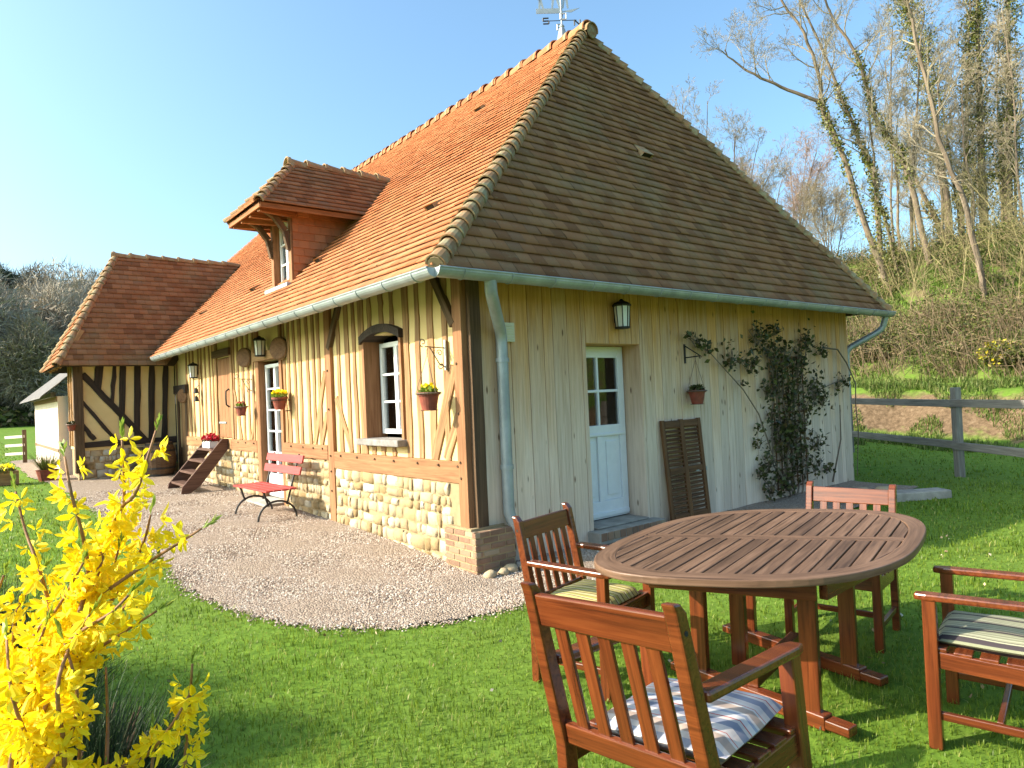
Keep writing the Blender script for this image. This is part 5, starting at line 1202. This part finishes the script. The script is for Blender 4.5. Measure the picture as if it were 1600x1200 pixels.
# ================================================================== LAWN GRASS
def blades(name, n, box, keep, hmin, hmax, wid, mat, dens, lean=.45):
    x = rng.uniform(box[0], box[1], n); y = rng.uniform(box[2], box[3], n); d = np.hypot(x-CAM.x, y-CAM.y)
    k = keep(x, y) & (rng.random(n) < dens(d)); x, y, d = x[k], y[k], d[k]; n = len(x)
    h = rng.uniform(hmin, hmax, n)*(.75+.5*np.clip(np.sin(x*3.1+np.sin(y*2.3)*2)*np.sin(y*2.7+1)+.5,0,1)); a = rng.uniform(0, 6.28, n); ln = np.abs(rng.normal(0, lean, n)); wv = wid*(1+.22*d)*rng.uniform(.7,1.3,n)
    P = np.stack([x, y, g(x, y)-.004], 1); s = np.stack([-np.sin(a), np.cos(a), 0*a], 1)*wv[:,None]*.5; f = np.stack([np.cos(a), np.sin(a), 0*a], 1)
    M1 = P+f*(h*ln*.35)[:,None]+np.array([0,0,1])*(h*.55)[:,None]; T = P+f*(h*ln*1.2)[:,None]+np.array([0,0,1])*(h*np.clip(1-.35*ln,.3,1))[:,None]
    V = np.stack([P-s, P+s, M1+s*.8, M1-s*.8, T+s*.12, T-s*.12], 1); q = 6*np.arange(n)[:,None]
    F = np.concatenate([q+np.array([[0,1,2,3]]), q+np.array([[3,2,4,5]])])
    return kind(npmesh(name, V, F, mat), 'stuff')
def lawn(x, y):
    return ~inpoly(GEDGE, x+wobx(x,y)+rng.normal(0,.03,x.shape), y+wobx(y,x)+rng.normal(0,.03,x.shape)) & ~((x > -.1) & (x < 7.8) & (y > -.05)) & ~((x > -2.2) & (y > 10)) & (x < 14.6)
vis = lambda x, y: ((x-CAM.x)*FW.x+(y-CAM.y)*FW.y > .3)
blades('lawn_grass', 1500000, (-6.5, 8.5, -7.0, 6.5), lambda x, y: lawn(x, y) & vis(x, y), .016, .044, .0026, MAT['grass'], lambda d: np.clip((2.4/d)**1.7, 0, 1)*.9)
blades('far_lawn_grass', 260000, (-9, 15, -8, 40), lambda x, y: lawn(x, y) & vis(x, y), .03, .06, .004, MAT['grass'], lambda d: np.clip((9/d)**1.5, 0, 1)*np.clip((d-4)/4,0,1))
blades('bank_grass', 300000, (13, 31, -9, 16), lambda x, y: (np.sin(x*1.7+y)*np.sin(y*1.9-x*.6)+.5*np.sin(x*4.1-y*3.3) > np.where(x < 17.5, -.1, -.6)), .05, .22, .0035, MAT['rough'], lambda d: np.clip((20/d)**1.2, 0, 1), .7)

n = 150; x = rng.uniform(-3.5, 4.5, n); y = rng.uniform(-4.8, -.6, n); k = lawn(x, y); x, y = x[k], y[k]
tl = NT('fallen_leaf'); MAT['fallen'] = tl.done(tl.ramp(tl.island(), [(0,(.20,.11,.05)),(.5,(.42,.30,.17)),(1,(.62,.56,.46))]), .8)
P = np.stack([x, y, g(x, y)+.028], 1); kind(leaves_at(P, .032, MAT['fallen'], 'fallen_leaves', None, 0, .7), 'stuff')

# ================================================================== BARE TREES ON THE BANK
def rnd_dir(d, ang):
    d = d.normalized(); u = d.orthogonal().normalized(); w_ = d.cross(u); a = random.uniform(0, 6.283); return (d*math.cos(ang)+(u*math.cos(a)+w_*math.sin(a))*math.sin(ang)).normalized()
def grow_branch(mb, p, d, L, r, lvl, wig=.22, lift=.10):
    n = (5,4,3,3)[lvl] if lvl < 4 else 3; pts = [p.copy()]; q = p.copy(); dd = d.copy()
    for i in range(n):
        dd = (dd+Vector((random.gauss(0,wig),random.gauss(0,wig),random.gauss(0,wig)+lift))).normalized(); q = q+dd*(L/n); pts.append(q.copy())
    mb.tube(pts, [max(.0042, r*(1-.8*i/n)) for i in range(n+1)], (6,5,3,3)[lvl], cap=False)
    if lvl >= 3: return
    k = (9,6,4)[lvl]
    for c in range(k):
        f = .25+.75*(c+random.random())/k; i = min(n-1, int(f*n)); pp = pts[i].lerp(pts[i+1], f*n-i); di = (pts[i+1]-pts[i])
        grow_branch(mb, pp, rnd_dir(di, random.uniform(.45,1.0)), L*random.uniform(.32,.55)*(1.1-.35*f), r*.42*(1-.4*f), lvl+1, wig, lift)
def bare_tree(name, label, lines, r0, nb=16, bl=2.6, ivy=0, ivy_r=.28, ivyrange=(0,.75), twig='twig', start=.25, group='bare trees on the bank', ang=(.55,1.15)):
    b = Vector(lines[0][0]); t = thing(name, label, 'tree', (b.x,b.y,gz(b.x,b.y) if name != 'thin_tree' else 0), 0, group); ML = Matrix.Translation(-Vector(t.location))
    tr = MB(); br = MB(); IV = []
    for li, ln in enumerate(lines):
        P = smooth_pts([Vector(p) for p in ln], 4)
        if li == 0: P[0].z = (gz(P[0].x, P[0].y) if name != 'thin_tree' else 0)-.3
        P = [p+Vector((random.gauss(0,.03),random.gauss(0,.03),0)) for p in P]; n = len(P); ra = r0*(1 if li == 0 else .6)
        tr.tube(P, [.8*ra*(1-.82*i/(n-1))+.012 for i in range(n)], 9, cap=False)
        k = nb if li == 0 else nb//2
        for c in range(k):
            f = start+(1-start)*(c+random.random())/k; i = min(n-2, int(f*(n-1))); pp = P[i].lerp(P[i+1], f*(n-1)-i); di = P[i+1]-P[i]
            grow_branch(br, pp, rnd_dir(di, random.uniform(*ang)), bl*random.uniform(.6,1.25)*(1.15-.6*f), ra*.24*(1-.5*f)+.008, 0)
        if ivy and (li == 0 or ivy > 1600):
            for c in range(int(ivy*1.25*(1 if li == 0 else .4))):
                f = ivyrange[0]+(ivyrange[1]-ivyrange[0])*random.random(); i = min(n-2, int(f*(n-1))); pp = P[i].lerp(P[i+1], f*(n-1)-i)
                cl = .6+.7*max(0, math.sin(f*23+li)*math.sin(f*61)+.3); a = random.uniform(0,6.28); rr = (ra*(1-.8*f)+ivy_r*abs(random.gauss(.5,.35))*cl); IV.append((pp.x+rr*math.cos(a), pp.y+rr*math.sin(a), pp.z+random.gauss(0,.08)))
    o = tr.build('trunk', MAT['bark'], t, smooth=True, fix=False); o.matrix_parent_inverse = ML
    o = br.build('branches', MAT[twig], t, fix=False); o.matrix_parent_inverse = ML
    if IV: o = leaves_at(np.array(IV), .105, MAT['ivy'], 'ivy', t, 0, .85); o.matrix_parent_inverse = ML
    return t
bare_tree('bare_tree', 'leaning bare tree nearest the roof edge, forking high with a long branch to the left', [[(28.12,7.48,5.63),(26.88,8.36,10.76),(26.44,8.68,12.53),(26.0,9.01,13.96),(25.98,8.99,15.08),(25.5,9.34,17.02),(24.83,9.85,18.41),(24.34,10.22,19.68)],[(26.0,9.01,13.96),(24.92,9.87,14.58),(24.01,10.59,15.14),(23.15,11.27,15.81),(22.78,11.56,16.45)]], .15, 17, 2.6, 900, .20, (0,.45))
bare_tree('bare_tree', 'leaning bare tree just right of the forked one, ivy on its lower half', [[(29.77,8.43,6.83),(29.68,8.41,10.77),(29.17,8.78,12.71),(28.4,9.34,15.49),(27.62,9.92,17.92),(26.93,10.43,20.11)],[(29.18,7.44,6.26),(28.9,7.77,8.82),(28.6,7.97,10.1),(28.37,7.93,13.55),(28.2,8.0,16.14)]], .14, 16, 2.4, 1700, .22, (0,.6))
bare_tree('bare_tree', 'leaning tree with thick ivy in its middle, bending left at the top', [[(28.99,6.11,6.59),(28.39,6.51,10.27),(28.08,6.73,11.62),(27.33,7.3,12.98),(26.87,7.62,15.33),(25.98,8.3,17.49),(25.58,8.59,18.73)]], .15, 18, 2.6, 1300, .24, (.15,.7))
bare_tree('bare_tree', 'short bare trunk leaning behind the ivy trees', [[(37.01,8.11,9.01),(36.32,8.63,10.94),(35.38,9.33,13.57)]], .22, 12, 2.6, 500, .2, (0,.5))
bare_tree('bare_tree', 'pale slender leaning tree rooted lowest on the bank', [[(24.77,2.89,4.45),(24.34,3.16,7.48),(23.75,3.59,9.52),(23.25,3.93,12.38),(22.88,4.17,14.95),(22.73,4.27,16.05)]], .12, 17, 2.2, 0, .2, twig='twig')
bare_tree('ivy_tree', 'tall tree with a broad ivy-covered upper trunk behind the pale slender one', [[(36.48,7.71,8.73),(36.26,7.8,12.6),(35.84,8.05,16.62),(35.22,8.47,19.98),(34.76,8.79,22.33)]], .24, 16, 3.2, 5200, .80, (.25,1), group='ivy-clad trees on the bank')
bare_tree('ivy_tree', 'upright ivy-clad tree second from the right edge', [[(37.87,6.54,10.51),(37.86,6.46,14.51),(37.86,6.35,19.16),(37.89,6.25,23)]], .25, 17, 3.2, 5200, .60, (0,1), group='ivy-clad trees on the bank')
bare_tree('ivy_tree', 'upright ivy-clad tree nearest the right edge', [[(38.81,5.77,10.99),(39.03,5.48,15.77),(39.18,5.2,23)]], .30, 16, 3.4, 5600, .58, (0,1), group='ivy-clad trees on the bank')
bare_tree('ivy_tree', 'thinner ivy-clad tree between the two broad ivy trunks', [[(36.93,7.31,10.24),(37.19,7.04,12.55),(37.41,6.76,17.19),(37.58,6.52,21.51)]], .17, 14, 2.8, 3800, .42, (0,.9), group='ivy-clad trees on the bank')
PT = []
for k, (H, ln) in enumerate(((9.5,-.9),(11.0,.3),(8.0,-.4))):
    t = bare_tree('thin_tree', 'thin bare tree in the dense stand on the wooded bank', [[(0,0,0),(ln*.2,.1,H*.3),(ln*.5,-.1,H*.6),(ln,.1,H)]], .075, 20, 1.9, 0, start=.28, group='thin trees in the stand on the bank', ang=(.35,.9)); PT.append(t)
used_t = [0,0,0]
for k in range(19):
    i = k % 3; x = random.uniform(39.5, 48) if k < 12 else random.uniform(27.5, 38); y = random.uniform(1.0, 8.5)*(x/33)+(x-30)*.15; loc = (x, y, gz(x, y)-.1); rz = random.uniform(0,6.28); sc = random.uniform(.8,1.3)
    if not used_t[i]: PT[i].location = loc; PT[i].rotation_euler = (0,0,rz); PT[i].scale = (sc,)*3; used_t[i] = 1
    else: dup(PT[i], loc, rz, None, sc)
for (x, y, z1, lean, lab, tw, r0, gp) in ((26.5,16.2,18.3,-.6,'fine-twigged bare tree whose crown shows above the right roof slope','twig',.10,'bare trees behind the roof'),(28.2,15.0,15.6,.9,'thin bare tree showing low above the right roof slope','twig',.08,'bare trees behind the roof'),(33.5,16.6,15.2,.2,'reddish fine-twigged tree above the roof edge, left one','redtwig',.10,'reddish trees behind the roof'),(33.8,14.6,15.2,.2,'reddish fine-twigged tree above the roof edge, right one','redtwig',.10,'reddish trees behind the roof'),(31.6,11.6,11.6,-.3,'small bare tree low beside the end of the roof','twig',.08,'bare trees behind the roof')):
    z0 = gz(x, y); lines = []
    for k in range(5):
        a = random.uniform(-.9,.9); H = (z1-z0)*random.uniform(.75,1)
        lines.append([(x+.1*k-.2,y,z0),(x+.1*k-.2+a*.5*1.0+lean*.2,y-a*.3,z0+H*.45),(x+a*1.6+lean,y-a*1.0+random.uniform(-.5,.5),z0+H)])
    bare_tree('fine_twigged_tree', lab, lines, r0*.55, 17, 2.6, 0, twig=tw, start=.3, group=gp, ang=(.25,.7))

# ================================================================== THICKET ON THE BANK
V = []; C_ = []
for k in range(430):
    y = random.uniform(-9, 15); s = random.choice([random.uniform(4.3,7.5), random.uniform(4.5,17), random.uniform(12,24)]); x = 14.7+.18*max(y,0)+s; z = gz(x, y); r = random.uniform(.35,.95)
    C_.append((x, y, z+r*.45, r))
leaf_o = leaf_quads(C_, 150000, 1, .085, MAT['thicket'], 'undergrowth', None, squash=.75); kind(leaf_o, 'stuff')
m = MB()
for k in range(5200):
    y = random.uniform(-9, 15); s = random.choice([random.uniform(3.8,7.5), random.uniform(4,19)]); x = 14.7+.18*max(y,0)+s; p = Vector((x,y,gz(x,y))); a = random.uniform(0,6.28); L = random.uniform(.7,2.4); o = Vector((math.cos(a),math.sin(a),0))*L*random.uniform(.2,.6); h = L*random.uniform(.35,.8)
    m.tube([p, p+o*.4+Vector((0,0,h*.8)), p+o+Vector((random.uniform(-.2,.2),random.uniform(-.2,.2),h*random.uniform(.5,1.15)))], [.012,.008,.004], 3, cap=False)
kind(m.build('bramble_stems', MAT['browntwig'], None, fix=False), 'stuff')
m = MB()
for k in range(240):
    y = random.uniform(-8, 7); s = random.uniform(7, 22); x = 14.7+.18*max(y,0)+s; p = Vector((x,y,gz(x,y)-.1)); d = Vector((random.gauss(-.25,.22),random.gauss(.1,.2),1)).normalized()
    grow_branch(m, p, d, random.uniform(1.6,4.0), random.uniform(.010,.022), 1, .12, .04)
kind(m.build('sapling_brush', MAT['olivetwig'], None, fix=False), 'stuff')
for i, (x, y, r, lab) in enumerate(((19.6,1.1,.55,'yellow-flowering gorse bush on the bank right of the fence post'),(21.0,5.2,.8,'dark evergreen bush on the bank beside the house corner'))):
    t = thing('gorse_bush' if i == 0 else 'evergreen_bush', lab, 'shrub', (x,y,gz(x,y)))
    leaf_quads([(0,0,r*.6,r),(r*.7,.3,r*.5,r*.7),(-.2,-r*.8,r*.5,r*.7)], 2600, 1, .10, MAT['thicket' if i == 0 else 'rose'], 'leaves', t, squash=.8)
    if i == 0: leaf_quads([(0,0,r*.6,r*1.05),(r*.7,.3,r*.5,r*.75)], 380, 1, .10, MAT['yellow2'], 'flowers', t, squash=.8, shell=.6)
    m = MB()
    for k in range(12): a = random.uniform(0,6.28); m.tube([(0,0,-.1),(r*.6*math.cos(a),r*.6*math.sin(a),r*random.uniform(.5,1.1))], [.03,.012], 5)
    m.build('stems', MAT['bark'], t, fix=False)

# ================================================================== FAR WOOD ON THE LEFT HILL
def far_tree(label, n, H, mat, ev=False):
    t = thing('evergreen_tree' if ev else 'distant_bare_tree', label, 'tree', (0,0,0), 0, 'evergreens on the far hill' if ev else 'bare trees on the far hill')
    m = MB(); m.tube([(0,0,-1),(.1,0,H*.4),(0,.2,H*.75)], [.25,.16,.05], 6)
    for k in range(16):
        a = random.uniform(0,6.28); z = H*random.uniform(.25,.55); L = H*random.uniform(.12,.26); m.tube([(0,0,z),(L*.5*math.cos(a),L*.5*math.sin(a),z+L*.45),(L*math.cos(a),L*math.sin(a),z+L*1.0)], [.11,.07,.03], 4, cap=False)
    m.build('trunk', MAT['fartwig'], t, fix=False)
    d = rng.normal(size=(n,3)); d /= np.linalg.norm(d,axis=1)[:,None]; rr = rng.random(n)**.45; lump = 1+.22*np.sin(d[:,0]*5+1)*np.sin(d[:,1]*4)+.15*np.sin(d[:,2]*7)
    P = d*(rr*lump)[:,None]*np.array([H*.34,H*.34,H*.40])+np.array([0,0,H*.60])
    if ev: return leaves_at(P, .7, MAT['evergreen'], 'foliage', t, 0, .6), t
    D = d*1.0+rng.normal(0,.7,(n,3))+np.array([0,0,.15]); D /= np.linalg.norm(D,axis=1)[:,None]; l = rng.uniform(.35,1.0,n)[:,None]; sd = np.cross(D, rng.normal(size=(n,3))); sd /= np.linalg.norm(sd,axis=1)[:,None]; w_ = rng.uniform(.018,.05,n)[:,None]
    V = np.stack([P-sd*w_, P+sd*w_, P+D*l], 1)
    return npmesh('crown', V, np.arange(3*n).reshape(-1,3), MAT[mat], t), t
protos = [far_tree('tall grey bare tree in the wood on the far left hill', 11000, 10, 'fartwig')[1], far_tree('broad brownish bare tree in the wood on the far left hill', 10000, 8, 'twig')[1], far_tree('dark evergreen rising from the wood on the far left hill', 4200, 10, 'x', True)[1]]
used = [0,0,0]
for k in range(96):
    i = 2 if k % 17 == 5 and k > 30 else (k % 2); y = random.uniform(62, 122); x = random.uniform(-14, 26)*(y/95)
    if k < 24: y = random.uniform(58, 72); x = random.uniform(-12, 18)
    loc = (x, y, gz(x, y)-.3); rz = random.uniform(0, 6.28); s = random.uniform(.6, 1.3)
    if not used[i]: o = protos[i]; o.location = loc; o.rotation_euler = (0,0,rz); o.scale = (s,s,s); used[i] = 1
    else: dup(protos[i], loc, rz, None, s)
n = 1500; x = rng.uniform(-16,24,n); y = rng.uniform(56,116,n); C2 = np.stack([x*(y/95), y, g(x*(y/95), y)+.5, rng.uniform(.8,1.8,n)], 1)
kind(leaf_quads(C2, 60000, 1, .5, MAT['thicket'], 'wood_undergrowth', None, squash=.7), 'stuff')
